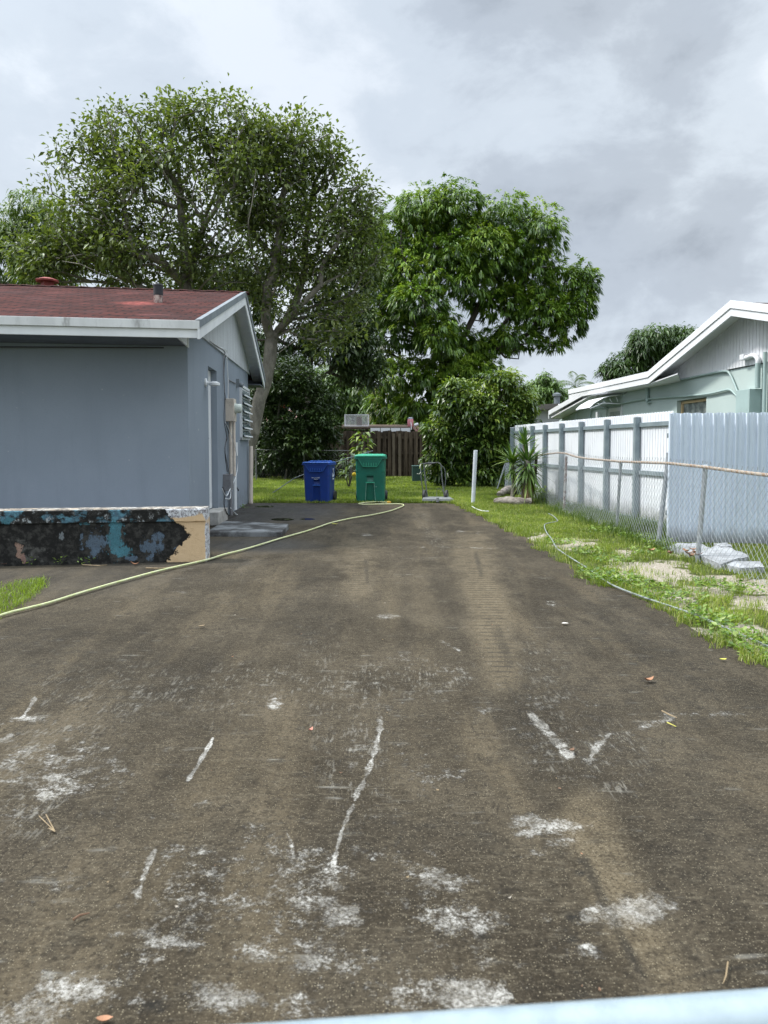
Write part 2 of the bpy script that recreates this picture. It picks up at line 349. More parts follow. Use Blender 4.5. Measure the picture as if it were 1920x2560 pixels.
T = np.stack([I[:-1, :-1], I[:-1, 1:], I[1:, 1:], I[1:, :-1]], -1).reshape(-1, 4)
# slab side faces at the right and far edges
b0 = len(V); Vs = V[I[:, -1]].copy(); Vs[:, 2] = -.12; Vf = V[I[-1, :]].copy(); Vf[:, 2] = -.12
V = np.vstack([V, Vs, Vf]); e = I[:, -1]; k = np.arange(ny)+b0
T = np.vstack([T, np.stack([e[:-1], k[:-1], k[1:], e[1:]], 1)]); e = I[-1, :]; k = np.arange(nx)+b0+ny
T = np.vstack([T, np.stack([e[:-1], e[1:], k[1:], k[:-1]], 1)])
pad = lambda a: np.concatenate([a, np.zeros(len(V)-len(a))])
m = NM('dark_concrete', .85, spec=.12)
A = m.sep(m.attr('stain', True)); B = m.sep(m.attr('wear', True))
n1 = m.noise(1.1, 6, .6); n2 = m.noise(7, 8, .68); n3 = m.noise(42, 8, .75); n4 = m.noise(260, 4, .7); n5 = m.noise(3.0, 6, .65, stretch=(1, .35, 1))
n8 = m.noise(1.6, 5, .6, stretch=(1.5, .16, 1)); n6 = m.noise(19, 7, .7); n7 = m.noise(110, 6, .8)
base = m.mix(m.step(n1, .35, .68), (.025, .0198, .0130), (.060, .0490, .0335))
base = m.mix(m.math('MULTIPLY', m.step(n5, .47, .72), .6), base, (.108, .089, .061))
base = m.mix(m.math('MULTIPLY', m.step(n8, .50, .66), .5), base, (.105, .083, .052))
base = m.mix(m.math('MULTIPLY', m.step(n8, .45, .33), .5), base, (.019, .0155, .011))
base = m.mix(m.math('MULTIPLY', m.step(n6, .50, .70), .55), base, (.022, .018, .013))
base = m.mix(m.math('MULTIPLY', m.step(n2, .52, .66), .6), base, (.021, .0175, .013))
base = m.mix(m.math('MULTIPLY', m.step(n3, .50, .60), .55), base, (.015, .0125, .009))
bl1 = m.noise(70, 5, .7, stretch=(.22, 1, 1)); bl2 = m.noise(55, 5, .7, stretch=(1, .25, 1))
base = m.mix(m.math('MULTIPLY', m.step(bl1, .53, .64), .45), base, (.105, .090, .064)); base = m.mix(m.math('MULTIPLY', m.step(bl2, .56, .66), m.math('MULTIPLY', m.step(n1, .45, .6), .6)), base, (.012, .010, .008))
tanm = m.math('MULTIPLY', m.math('MULTIPLY', m.step(A[1], .05, 1.25), .8), m.step(m.math('ADD', n2, m.math('MULTIPLY', n3, .5)), .4, .95))
base = m.mix(tanm, base, m.mix(m.step(n7, .42, .6), (.10, .078, .048), (.19, .155, .10)))
base = m.mix(m.math('MULTIPLY', A[2], m.step(n2, .25, .65)), base, (.016, .015, .013))
# fine pale aggregate showing through, and dark pores
vor = m.n('ShaderNodeTexVoronoi'); vor.inputs['Scale'].default_value = 150; m.t.links.new(m.tc.outputs['Object'], vor.inputs['Vector'])
agg = m.math('MULTIPLY', m.step(vor.outputs['Distance'], .34, .14), m.step(m.sep(vor.outputs['Color'])[0], .55, .8))
base = m.mix(m.math('MULTIPLY', agg, .75), base, (.27, .235, .165))
base = m.mix(m.math('MULTIPLY', m.step(n7, .53, .66), .50), base, (.16, .135, .095))
base = m.mix(m.math('MULTIPLY', m.step(n7, .47, .36), .70), base, (.012, .010, .008))
# chalky white patches with ragged edges: the brushed finish shows as combed lines
rid = m.noise(78, 4, .6, stretch=(1.0, .16, 1)); rg2 = m.noise(18, 6, .65, stretch=(.16, 1.0, 1))
def cen(f, k): return m.math('MULTIPLY', m.math('SUBTRACT', f, .5), k)
brk = m.math('ADD', m.math('ADD', cen(n2, 1.5), cen(n6, 1.7)), m.math('ADD', cen(n3, 1.3), cen(n7, 1.0)))
wm_ = m.step(m.math('ADD', m.math('MULTIPLY', A[0], 1.0), brk), .46, 1.05)
wm_ = m.math('MULTIPLY', wm_, m.step(A[0], -.10, .35))
wm_ = m.math('MULTIPLY', wm_, m.math('ADD', .30, m.math('MULTIPLY', m.step(m.noise(4.3, 7, .75), .42, .60), .68)))
base = m.mix(m.math('MULTIPLY', wm_, .95), base, m.mix(m.step(n7, .38, .6), (.13, .12, .10), (.43, .42, .39)))
scr = m.math('MULTIPLY', m.step(rid, .52, .64), m.math('MULTIPLY', m.math('MULTIPLY', m.math('MULTIPLY', B[1], 1.6, True), m.math('SUBTRACT', 1.0, A[1], True)), m.step(m.math('ADD', n2, cen(n6, .6)), .42, .58)))
base = m.mix(m.math('MULTIPLY', scr, .55), base, (.25, .235, .20))
# faint random chalk scratches everywhere
scr2 = m.math('MULTIPLY', m.step(rg2, .58, .70), m.step(n2, .47, .60))
base = m.mix(m.math('MULTIPLY', scr2, .38), base, (.24, .23, .20))
wv = m.n('ShaderNodeTexWave'); wv.wave_type = 'BANDS'; wv.bands_direction = 'Y'; wv.inputs['Scale'].default_value = 3.2; wv.inputs['Distortion'].default_value = 1.1
wv.inputs['Detail'].default_value = 3; m.t.links.new(m.tc.outputs['Object'], wv.inputs['Vector'])
base = m.mix(m.math('MULTIPLY', m.math('MULTIPLY', m.step(wv.outputs['Fac'], .66, .95), m.math('MULTIPLY', B[1], m.step(n6, .35, .55))), m.math('MULTIPLY', A[1], 1.0)), base, (.045, .038, .028))
base = m.mix(m.math('MULTIPLY', B[0], .85), base, (.012, .011, .010))
m.col(m.mix(m.math('MULTIPLY', B[2], .6), base, (.02, .02, .02))); m.put(m.b.inputs['Specular IOR Level'], m.math('ADD', .10, m.math('MULTIPLY', m.math('MAXIMUM', B[0], B[2]), .42)))
rr = m.math('SUBTRACT', m.math('ADD', .72, m.math('MULTIPLY', n3, .2)), m.math('MULTIPLY', m.math('MULTIPLY', B[0], m.step(n5, .3, .6)), .38))
m.rgh(m.math('MULTIPLY', rr, m.math('SUBTRACT', 1.0, m.math('MULTIPLY', m.step(B[2], .35, .6), .96))))
hh = m.math('ADD', m.math('MULTIPLY', n4, .5), m.math('ADD', m.math('MULTIPLY', rg2, .35), m.math('MULTIPLY', n3, .5)))
m.bump(m.math('MULTIPLY', hh, m.math('SUBTRACT', 1.0, m.step(B[2], .3, .6))), .75, .006)
cl_ = lambda a: np.clip(a, 0, 1.5)
drv = npmesh('driveway', V, T, m.m, attr={'stain': np.stack([pad(cl_(M['w'])), pad(cl_(M['t'])), pad(cl_(M['k']))], 1),
                                          'wear': np.stack([pad(cl_(M['p'])), pad(cl_(M['r'])), pad(cl_(M['m']))], 1)}, smooth=True)
tag(drv, kind='structure')
# soil sheet to the horizon, finer beside the drive
SAND = [(1345, 1340, 24, 8), (1440, 1356, 62, 12), (1475, 1373, 34, 6), (1545, 1370, 40, 9), (1578, 1408, 62, 17), (1703, 1436, 60, 9), (1630, 1412, 90, 18),
        (1690, 1498, 34, 11), (1843, 1568, 80, 20), (1790, 1467, 60, 10), (1700, 1375, 40, 7), (1650, 1425, 80, 16), (1880, 1600, 50, 16), (1900, 1500, 60, 16),
        (1820, 1440, 90, 18), (1905, 1455, 60, 20), (1750, 1525, 30, 8), (1640, 1475, 40, 6), (1560, 1440, 30, 5)]
def sandmask(x, y):
    px, py = proj(x, y); m_ = np.zeros_like(px); wob = (fbm(x, y, 5.5, 11, 4)-.5)*3.4-.15
    for (a, b, rx, ry) in SAND:
        r = np.sqrt(((px-a)/rx)**2+((py-b)/ry)**2); np.maximum(m_, np.clip(1.5-r+wob, 0, 1), out=m_)
    return m_
gx = np.concatenate([[-900, -200, -60, -25, -12, -6, -2, 0], np.arange(.8, 6.5, .04), [8, 12, 20, 60, 200, 900]])
gy = np.concatenate([[-300, -30, -5, 0, 2], np.arange(2.6, 20, .05), [22, 26, 32, 45, 80, 300, 1500]])
XX, YY = np.meshgrid(gx, gy); sm = sandmask(XX.ravel(), np.maximum(YY.ravel(), .5)); sm[(YY.ravel() < 2.5) | (YY.ravel() > 18)] = 0
I = np.arange(XX.size).reshape(XX.shape)
T = np.stack([I[:-1, :-1], I[:-1, 1:], I[1:, 1:], I[1:, :-1]], -1).reshape(-1, 4)
gz = np.where((XX.ravel() > .8) & (YY.ravel() > 2.5), (fbm(XX.ravel(), YY.ravel(), 1.3, 21)-.5)*.03, 0)-.03
m = NM('soil_and_turf', .95, spec=.2)
n1 = m.noise(2, 6, .6); n2 = m.noise(35, 6, .7); n3 = m.noise(190, 4, .7); sa = m.attr('sand')
turf = m.mix(m.step(n2, .4, .65), (.040, .055, .012), (.095, .105, .032)); turf = m.mix(m.math('MULTIPLY', m.step(n1, .5, .7), .5), turf, (.11, .09, .05))
sandc = m.mix(m.step(n2, .35, .68), (.40, .36, .30), (.20, .165, .12)); sandc = m.mix(m.math('MULTIPLY', m.step(n3, .55, .7), .6), sandc, (.58, .55, .50))
m.col(m.mix(m.step(m.math('ADD', sa, m.math('MULTIPLY', n2, .5)), .45, .75), turf, sandc)); m.bump(m.math('ADD', n2, n3), .8, .012)
gnd = npmesh('ground', np.stack([XX.ravel(), YY.ravel(), gz], 1), T, m.m, attr={'sand': sm}, smooth=True); tag(gnd, kind='structure')
# ================================================================ left house
M_ = {}
M_['wall'] = pm('grey_blue_stucco', (.205, .245, .288), (.185, .222, .262), .7, .8, bump=.35, bscale=120, bdist=.004)
_w = NM('grey_blue_stucco', .85, spec=.25); _o = _w.sep(_w.tc.outputs['Object']); _n1 = _w.noise(.8, 5, .6); _n2 = _w.noise(6, 7, .7); _n3 = _w.noise(90, 5, .7)
_c = _w.mix(_w.step(_n1, .38, .65), (.235, .272, .318), (.218, .254, .298))
_c = _w.mix(_w.math('MULTIPLY', _w.step(_w.noise(1.6, 6, .65, stretch=(2.5, 2.5, .25)), .52, .70), .16), _c, (.15, .175, .205))
_c = _w.mix(_w.math('MULTIPLY', _w.math('MULTIPLY', _w.step(_o[2], .55, .0), _w.step(_n2, .40, .62)), .55), _c, (.12, .12, .11))
_c = _w.mix(_w.math('MULTIPLY', _w.step(_w.noise(11, 3, .5), .72, .76), .6), _c, (.45, .46, .46))
_w.col(_w.mix(_w.math('MULTIPLY', _w.step(_n3, .5, .7), .18), _c, (.11, .13, .16))); _w.bump(_w.math('ADD', _n3, _w.math('MULTIPLY', _n1, 2.0)), .45, .006); M_['wall'] = _w.m
M_['white'] = pm('white_paint', (.72, .74, .75), (.62, .64, .66), 2, .55, bump=.1)
M_['dirtywhite'] = pm('stained_white_paint', (.66, .67, .67), (.52, .53, .53), 3, .6, dirt=.75, dirtcol=(.16, .15, .14), stretch=(1, 1, .25))
M_['greymetal'] = pm('grey_drip_edge', (.20, .23, .25), (.15, .17, .19), 4, .5)
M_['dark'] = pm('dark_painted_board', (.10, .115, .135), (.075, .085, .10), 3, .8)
M_['black'] = pm('black_rubber', (.02, .02, .022), (.03, .03, .03), 8, .6)
M_['beige'] = pm('beige_painted_metal', (.62, .55, .47), (.50, .44, .38), 5, .5, dirt=.5)
M_['cream'] = pm('cream_pipe', (.70, .62, .54), (.60, .52, .45), 5, .5, dirt=.4)
M_['greybox'] = pm('weathered_grey_metal', (.16, .16, .17), (.22, .22, .23), 9, .6, dirt=.6)
M_['glass'] = pm('clouded_glass', (.22, .28, .29), (.13, .17, .18), 9, .15, spec=.9)
M_['red'] = pm('red_paint', (.30, .05, .04), (.2, .04, .035), 6, .7)
m = NM('red_shingles', .95, spec=.08)
o_ = m.sep(m.tc.outputs['Object'])
vv = m.comb(m.math('MULTIPLY', o_[0], 1.0), m.math('MULTIPLY', o_[2], 3.6), 0.0)
br = m.n('ShaderNodeTexBrick'); m.t.links.new(vv, br.inputs['Vector']); br.inputs['Scale'].default_value = 1.0; br.inputs['Brick Width'].default_value = .30
br.inputs['Row Height'].default_value = .135; br.inputs['Mortar Size'].default_value = .018; br.inputs['Mortar Smooth'].default_value = .3; br.inputs['Bias'].default_value = 0
br.inputs['Color1'].default_value = (.092, .031, .026, 1); br.inputs['Color2'].default_value = (.056, .022, .019, 1); br.inputs['Mortar'].default_value = (.020, .013, .013, 1)
c = m.mix(m.math('MULTIPLY', m.step(m.noise(1.6, 6, .65), .42, .7), .6), br.outputs['Color'], (.055, .034, .034))
c = m.mix(m.math('MULTIPLY', m.step(m.noise(2.5, 6, .7, stretch=(1, .5, 1)), .5, .75), .45), c, (.20, .075, .07))
# the bleached run-off below the vent pipe
sp_ = m.n('ShaderNodeVectorMath'); sp_.operation = 'DISTANCE'; mp = m.n('ShaderNodeMapping'); m.t.links.new(m.tc.outputs['Object'], mp.inputs[0])
mp.inputs['Scale'].default_value = (1, 1, 1.0); m.t.links.new(mp.outputs[0], sp_.inputs[0])
spotn = sp_; c = m.mix(m.math('MULTIPLY', m.math('POWER', m.step(sp_.outputs['Value'], .55, .0), 1.5), m.step(m.noise(7, 6, .7, stretch=(1, 3, 1)), .35, .6)), c, (.36, .10, .085))
c = m.mix(m.math('MULTIPLY', m.step(m.noise(1.0, 5, .7, vec=m.comb(m.math('MULTIPLY', o_[0], .9), 0.0, m.math('MULTIPLY', o_[2], 32.0))), .50, .62), .65), c, (.022, .012, .012))
m.col(m.mix(m.math('MULTIPLY', m.step(m.noise(300, 3), .5, .7), .3), c, (.02, .012, .012)))
m.bump(m.math('ADD', m.math('MULTIPLY', br.outputs['Fac'], -1.0), m.math('MULTIPLY', m.noise(250, 4), .25)), .9, .012)
M_['shingle'] = m.m

C0 = G(475, 1344); C1 = G(622.8, 1256); LV = (C1-C0).length; ev = (C1-C0).normalized()
eu = -Vector((1, .150, 0)).normalized()
nx_ = Vector((ev.y, -ev.x, 0))                                   # outward normal of the gable wall
def HL(u, v, z, o=0.0): p = C0+eu*u+ev*v+nx_*o; return Vector((p.x, p.y, z))
def onw(px, py, o=0.0):
    p = hitplane(px, py, C0+nx_*o, nx_); return (p-C0-nx_*o).dot(ev), p.z    # (v, z)
def wv_at(px, o=0.0): return onw(px, 1118, o)[0]
house = thing('house', tuple(C0), 'single storey grey blue stucco house with red shingle roof on the left of the drive', 'house')
OV = .30
vf = (hitplane(500, 801, C0+nx_*OV, nx_)-C0).dot(ev); zf = hitplane(500, 801, C0+nx_*OV, nx_).z
pr = hitplane(662, 948, C0+nx_*OV, nx_); vr = (pr-C0).dot(ev); zrr = pr.z
pa = hitplane(613, 731, C0+nx_*OV, nx_); va = (pa-C0).dot(ev); za = pa.z
print('house', LV, 'front eave', vf, zf, 'rear', vr, zrr, 'apex', va, za)
UL = 9.5
def roofz(v): return zf+(za-zf)*(v-vf)/(va-vf) if v < va else zrr+(za-zrr)*(vr-v)/(vr-va)
def q4(b, pts, t):   # slab from 4 points, thickness t downward
    return b.prism(pts, (0, 0, -t))
# stucco walls with a recessed doorway
gb = onw(622, 934)[1]; gbf = onw(476, 800)[1]
zc = onw(476, 871)[1]
print('gable base', gb, gbf, 'soffit', zc)
vd0, vd1 = wv_at(522.3), wv_at(543.7); zd = onw(543.7, 929)[1]; zs = onw(523, 1281)[1]
print('door', vd0, vd1, zd, zs)
RC = .10
b = MB(); TH = .2
def wallseg(b, v0, v1, z0, z1): b.hexa([HL(0, v0, z0, -TH), HL(0, v0, z0), HL(0, v1, z0), HL(0, v1, z0, -TH), HL(0, v0, z1, -TH), HL(0, v0, z1), HL(0, v1, z1), HL(0, v1, z1, -TH)])
ztop = lambda v: gb
wallseg(b, .2, vd0, -.1, gb); wallseg(b, vd1, LV, -.1, gb); wallseg(b, vd0, vd1, zd, gb); wallseg(b, vd0, vd1, -.1, zs-.02)
b.hexa([HL(UL, .0, -.1), HL(0, .0, -.1), HL(0, .2, -.1), HL(UL, .2, -.1), HL(UL, .0, gb), HL(0, .0, gb), HL(0, .2, gb), HL(UL, .2, gb)])
b.hexa([HL(UL, LV-.2, -.1), HL(TH, LV-.2, -.1), HL(TH, LV, -.1), HL(UL, LV, -.1), HL(UL, LV-.2, gb), HL(TH, LV-.2, gb), HL(TH, LV, gb), HL(UL, LV, gb)])
b.build('wall', M_['wall'], house)
# roof
b = MB()
for v0, v1 in ((vf, va), (va, vr)):
    q4(b, [HL(UL, v0, roofz(v0)), HL(0, v0, roofz(v0), OV), HL(0, v1, roofz(v1), OV), HL(UL, v1, roofz(v1))], .035)
rf = b.build('roof', M_['shingle'], house)
b = MB(); k = UL-.1                                                        # ridge caps
while k > -.25:
    a0 = HL(k, va, za+.012) if k > 0 else HL(0, va, za+.012, -k); 
    for s in (-1, 1):
        b.add([HL(k, va, za+.03), HL(k-.27, va, za+.018), HL(k-.27, va+s*.13, za-.02), HL(k, va+s*.13, za-.008)], [(0, 1, 2, 3)])
    k -= .25
b.build('ridge_caps', M_['shingle'], house)
# fascia: stained upper band over a set-back lower band
ft = .115
b = MB(); b.hexa([HL(UL, vf-.03, zf-ft), HL(0, vf-.03, zf-ft, OV), HL(0, vf+.02, zf-ft, OV), HL(UL, vf+.02, zf-ft),
                  HL(UL, vf-.03, zf-.006), HL(0, vf-.03, zf-.006, OV), HL(0, vf+.02, zf-.006, OV), HL(UL, vf+.02, zf-.006)])
b.build('fascia', M_['dirtywhite'], house, bev=.004)
b = MB(); b.hexa([HL(UL, vf-.008, zf-.225), HL(0, vf-.008, zf-.225, OV-.02), HL(0, vf+.02, zf-.225, OV-.02), HL(UL, vf+.02, zf-.225),
                  HL(UL, vf-.008, zf-ft-.002), HL(0, vf-.008, zf-ft-.002, OV-.02), HL(0, vf+.02, zf-ft-.002, OV-.02), HL(UL, vf+.02, zf-ft-.002)])
b.build('fascia', M_['white'], house, bev=.004)
# boxed soffit over the porch, board by board
b = MB(); v = vf+.02
while v < -.01:
    v2 = min(v+.115, -.004); z0 = zf-.215; z1 = zc
    za_, zb_ = z0+(z1-z0)*(v-vf)/(-vf), z0+(z1-z0)*(v2-vf)/(-vf)
    b.prism([HL(UL, v, za_), HL(0, v, za_, -.02), HL(0, v2-.008, zb_, -.02), HL(UL, v2-.008, zb_)], (0, 0, .02)); v = v2
b.build('soffit', M_['dark'], house)
# white wedge closing the soffit at the corner
zq = onw(479, 843)[1]
b = MB(); b.prism([HL(.30, -.015, zq), HL(-.02, -.015, zq), HL(-.02, -.015, zc-.02)], ev*.03); b.prism([HL(.02, 0.03, zc), HL(.02, vf+.03, zf-.2), HL(.02, vf+.03, zf-.08), HL(.02, .03, min(zc+.5, roofz(.03)-.06))], nx_*.02)
b.build('soffit_end', M_['white'], house)
# gable siding, vertical boards
b = MB(); v = -.9
while v < LV-.02:
    v2 = v+.10; lo = max(gb-.02, 0)
    t0, t1 = roofz(v)-.06, roofz(v2-.010)-.06
    base0 = gb if v > 0 else max(gb, roofz(v)-.3)
    if min(t0, t1) > lo+.02:
        b.hexa([HL(0, v, lo, .0), HL(0, v, lo, .03), HL(0, v2-.010, lo, .03), HL(0, v2-.010, lo, .0), HL(0, v, t0, 0), HL(0, v, t0, .03), HL(0, v2-.010, t1, .03), HL(0, v2-.010, t1, 0)])
    v = v2
b.hexa([HL(0, -.0, gb, -.05), HL(0, -.0, gb, .012), HL(0, LV, gb, .012), HL(0, LV, gb, -.05)]+[HL(0, vv_, zz_, oo_) for vv_, zz_, oo_ in ((0, gb+.05, -.05), (0, gb+.05, .012), (LV, gb+.05, .012), (LV, gb+.05, -.05))])
b.prism([HL(0, vf+.25, roofz(vf+.25)-.05), HL(0, va, za-.05), HL(0, vr-.3, roofz(vr-.3)-.05)], -nx_*.02)
b.build('gable_siding', pm('white_siding', (.52, .55, .57), (.44, .46, .48), 2, .65, dirt=.4, stretch=(3, 3, .3)), house)
# verge boards, metal drip edge and the boarded underside of the overhang
b = MB(); d = MB(); sf = MB()
for v0, v1 in ((vf-.03, va), (va, vr)):
    s0, s1 = roofz(v0), roofz(v1)
    b.prism([HL(0, v0, s0-.08, OV), HL(0, v1, s1-.08, OV), HL(0, v1, s1-.235, OV), HL(0, v0, s0-.235, OV)], -nx_*.03)
    d.prism([HL(0, v0, s0+.012, OV+.02), HL(0, v1, s1+.012, OV+.02), HL(0, v1, s1-.08, OV+.02), HL(0, v0, s0-.08, OV+.02)], -nx_*.022)
    d.prism([HL(0, v0, s0+.012, OV+.02), HL(0, v1, s1+.012, OV+.02), HL(0, v1, s1+.004, OV-.06), HL(0, v0, s0+.004, OV-.06)], (0, 0, .006))
    v = v0+.02
    while v < v1-.02:
        v2 = min(v+.14, v1); sf.prism([HL(0, v, roofz(v)-.05, .02), HL(0, v, roofz(v)-.05, OV-.03), HL(0, v2-.008, roofz(v2-.008)-.05, OV-.03), HL(0, v2-.008, roofz(v2-.008)-.05, .02)], (0, 0, -.02)); v = v2
b.build('verge_board', M_['white'], house, bev=.004); d.build('drip_edge', M_['greymetal'], house); sf.build('overhang_boards', M_['white'], house)
b = MB()
b.hexa([HL(UL, vr-.02, zrr-.2), HL(0, vr-.02, zrr-.2, OV), HL(0, vr, zrr-.2, OV), HL(UL, vr, zrr-.2), HL(UL, vr-.02, zrr), HL(0, vr-.02, zrr, OV), HL(0, vr, zrr, OV), HL(UL, vr, zrr)])
b.hexa([HL(UL, LV, zrr-.2), HL(0, LV, zrr-.2, OV-.03), HL(0, vr-.02, zrr-.2, OV-.03), HL(UL, vr-.02, zrr-.2), HL(UL, LV, zrr-.18), HL(0, LV, zrr-.18, OV-.03), HL(0, vr-.02, zrr-.18, OV-.03), HL(UL, vr-.02, zrr-.18)])
b.build('rear_fascia', M_['dark'], house)
# door, step
b = MB(); b.hexa([HL(0, vd0+.004, zs+.01, -RC-.04), HL(0, vd0+.004, zs+.01, -RC), HL(0, vd1-.004, zs+.01, -RC), HL(0, vd1-.004, zs+.01, -RC-.04)]+
                 [HL(0, a, zd-.01, o) for a, o in ((vd0+.004, -RC-.04), (vd0+.004, -RC), (vd1-.004, -RC), (vd1-.004, -RC-.04))])
door = b.build('door', M_['white'], house)
vk, zk = onw(531, 1097, -.06)
b = MB(); b.lathe(HL(0, vd0+.12, zk, -RC), [(.03, 0), (.03, .008), (.012, .012), (.012, .04), (.028, .05), (.028, .075), (.01, .08)], 12, nx_)
b.build('handle', M_['black'], door)
b = MB(); b.lathe(HL(0, vd0+.12, zk-.22, -RC), [(.028, 0), (.028, .02), (.01, .024)], 12, nx_); b.build('deadbolt', M_['black'], door)
b = MB(); b.hexa([HL(0, vd0-.03, 0, .0), HL(0, vd0-.03, 0, .14), HL(0, vd1+.12, 0, .14), HL(0, vd1+.12, 0, 0), HL(0, vd0-.03, zs, -RC), HL(0, vd0-.03, zs, .14), HL(0, vd1+.12, zs, .14), HL(0, vd1+.12, zs, -RC)])
b.build('door_step', pm('worn_pale_concrete', (.42, .41, .38), (.28, .27, .25), 6, .85, bump=.5, dirt=.6), house, bev=.012)
# jalousie window
w0, w1 = wv_at(600), wv_at(621.5)-.02; zt = onw(600, 962)[1]; zb = onw(600, 1099)[1]
w1 = min(w1, LV-.08)
b = MB()
for (a0, a1, z0, z1) in ((w0, w0+.05, zb, zt), (w1-.05, w1, zb, zt), (w0, w1, zt-.05, zt), (w0, w1, zb, zb+.05)):
    b.hexa([HL(0, a0, z0, .0), HL(0, a0, z0, .05), HL(0, a1, z0, .05), HL(0, a1, z0, .0), HL(0, a0, z1, .0), HL(0, a0, z1, .05), HL(0, a1, z1, .05), HL(0, a1, z1, .0)])
win = b.build('window', M_['white'], house)
b = MB(); b2 = MB(); nS = 6
for i in range(nS):
    zl = zb+.06+(zt-zb-.12)*i/nS; h = (zt-zb-.12)/nS
    b.hexa([HL(0, w0+.06, zl, .09), HL(0, w0+.06, zl+.01, .10), HL(0, w1-.06, zl+.01, .10), HL(0, w1-.06, zl, .09), HL(0, w0+.06, zl+h*.9, .0), HL(0, w0+.06, zl+h*.92, .012), HL(0, w1-.06, zl+h*.92, .012), HL(0, w1-.06, zl+h*.9, .0)])
    for f_ in (.0, .82):
        oo = .105-.1*f_; b2.hexa([HL(0, w0+.05, zl+h*f_, oo-.012), HL(0, w0+.05, zl+h*f_, oo+.01), HL(0, w1-.05, zl+h*f_, oo+.01), HL(0, w1-.05, zl+h*f_, oo-.012)]+[HL(0, a, zl+h*(f_+.17), o) for a, o in ((w0+.05, oo-.02), (w0+.05, oo+.004), (w1-.05, oo+.004), (w1-.05, oo-.02))])
b.build('pane', M_['glass'], win); b2.build('louvre_rails', M_['white'], win)
# electrics on the gable wall
def wbox(px0, px1, py0, py1, dep, name, mt, bev=.006, par=None):
    """px0..px1 is the camera-facing side of a box standing dep off the wall"""
    v0, z1 = onw(px0, py0); _, z0 = onw(px0, py1); v1 = v0+.28 if px1 is None else v0+px1
    b = MB(); b.hexa([HL(0, v0, z0, 0), HL(0, v0, z0, dep), HL(0, v1, z0, dep), HL(0, v1, z0, 0), HL(0, v0, z1, 0), HL(0, v0, z1, dep), HL(0, v1, z1, dep), HL(0, v1, z1, 0)])
    return b.build(name, mt, par or house, bev=bev)
mb = wbox(563, .3, 996, 1053, .155, 'meter_box', M_['beige'])
vm, zm = onw(563, 1020); vm += .15
MB().lathe(HL(0, vm, zm, .15), [(.10, 0), (.10, .03), (.085, .035), (.085, .11), (.07, .125), (.02, .13)], 18, nx_).build('meter', pm('meter_glass', (.55, .60, .55), (.5, .55, .5), 5, .25), mb, smooth=True)
wbox(557, .3, 1186, 1228, .14, 'junction_box', M_['greybox'])
wbox(577, .22, 1106, 1140, .10, 'phone_box', M_['white'])
def wpipe(px, y0, y1, r, off, name, mt, bend=None):
    v, z1 = onw(px, y0); z0 = onw(px, y1)[1]
    pts = [HL(0, v, z1, off), HL(0, v, (z0+z1)/2, off), HL(0, v, z0, off)]
    return MB().tube(pts, r, 10).build(name, mt, house, smooth=True)
wpipe(567.5, 1053, 1188, .033, .06, 'conduit', M_['beige']); wpipe(571, 1053, 1190, .028, .10, 'conduit', M_['cream'])
wpipe(573, 1190, 1275, .035, .10, 'conduit', M_['white']); wpipe(570, 1228, 1290, .03, .05, 'conduit', M_['greybox'])
def wcable(pts, r, name, mt, off=.03):
    P = []
    for (x, y) in pts: v, z = onw(x, y, off); P.append(HL(0, v, z, off))
    Q = []
    for i in range(len(P)-1):
        p0, p1, p2, p3 = P[max(i-1, 0)], P[i], P[i+1], P[min(i+2, len(P)-1)]
        for t in (0, .25, .5, .75):
            Q.append(.5*((2*p1)+(-p0+p2)*t+(2*p0-5*p1+4*p2-p3)*t*t+(-p0+3*p1-3*p2+p3)*t**3))
    Q.append(P[-1]); return MB().tube(Q, r, 5).build(name, mt, house, smooth=True)
cb = M_['black']; cw = M_['white']; cg = M_['greybox']
wcable([(524, 853), (540, 866), (562, 879), (559, 900), (560, 960), (564, 1000)], .008, 'cable', cg)
wcable([(524, 850), (545, 866), (566, 877), (567, 900), (570, 950), (570, 996)], .008, 'cable', cw)
wcable([(530, 858), (552, 872), (561, 884), (560, 940), (562, 990), (560, 1050), (566, 1090), (562, 1130), (568, 1180)], .007, 'cable', cb)
wcable([(563, 1055), (575, 1080), (588, 1120), (594, 1160), (590, 1190), (583, 1208)], .006, 'cable', cw, .13)
wcable([(564, 1060), (572, 1085), (562, 1120), (570, 1170), (574, 1186)], .006, 'cable', cb, .14)
wcable([(556, 1218), (562, 1232), (560, 1260), (566, 1280), (573, 1290)], .008, 'cable', cb, .15)
wcable([(556, 1222), (566, 1240), (576, 1222), (575, 1246), (564, 1246)], .007, 'cable', cw, .16)
wcable([(577, 1270), (588, 1284), (602, 1293)], .011, 'cable', cw, .16)
wcable([(572, 995), (571, 955), (574, 951), (590, 960)], .010, 'cable', cg, .015)
b = MB(); vl, zl = onw(513, 956); b.lathe(HL(0, vl, zl, 0), [(.065, 0), (.065, .02), (.03, .03), (.02, .035)], 14, nx_)
b.tube([HL(0, vl, zl, .03), HL(0, vl, zl-.02, .06), HL(0, vl, zl-.02, .09)], [.02, .02, .03], 10); b.lathe(HL(0, vl, zl-.055, .14), [(.04, 0), (.085, .012), (.085, .045), (.04, .07)], 16)
b.build('wall_light', M_['white'], house, smooth=True)
b = MB(); vl, zl = onw(591, 958); b.box(HL(0, vl, zl, .03), (.06, .1, .16), math.atan2(ev.y, ev.x)-math.pi/2); b.lathe(HL(0, vl, zl-.02, .06), [(.045, 0), (.05, .07), (.04, .08)], 12, (nx_+Vector((0, 0, -.4))).normalized())
b.build('flood_light', M_['greymetal'], house)
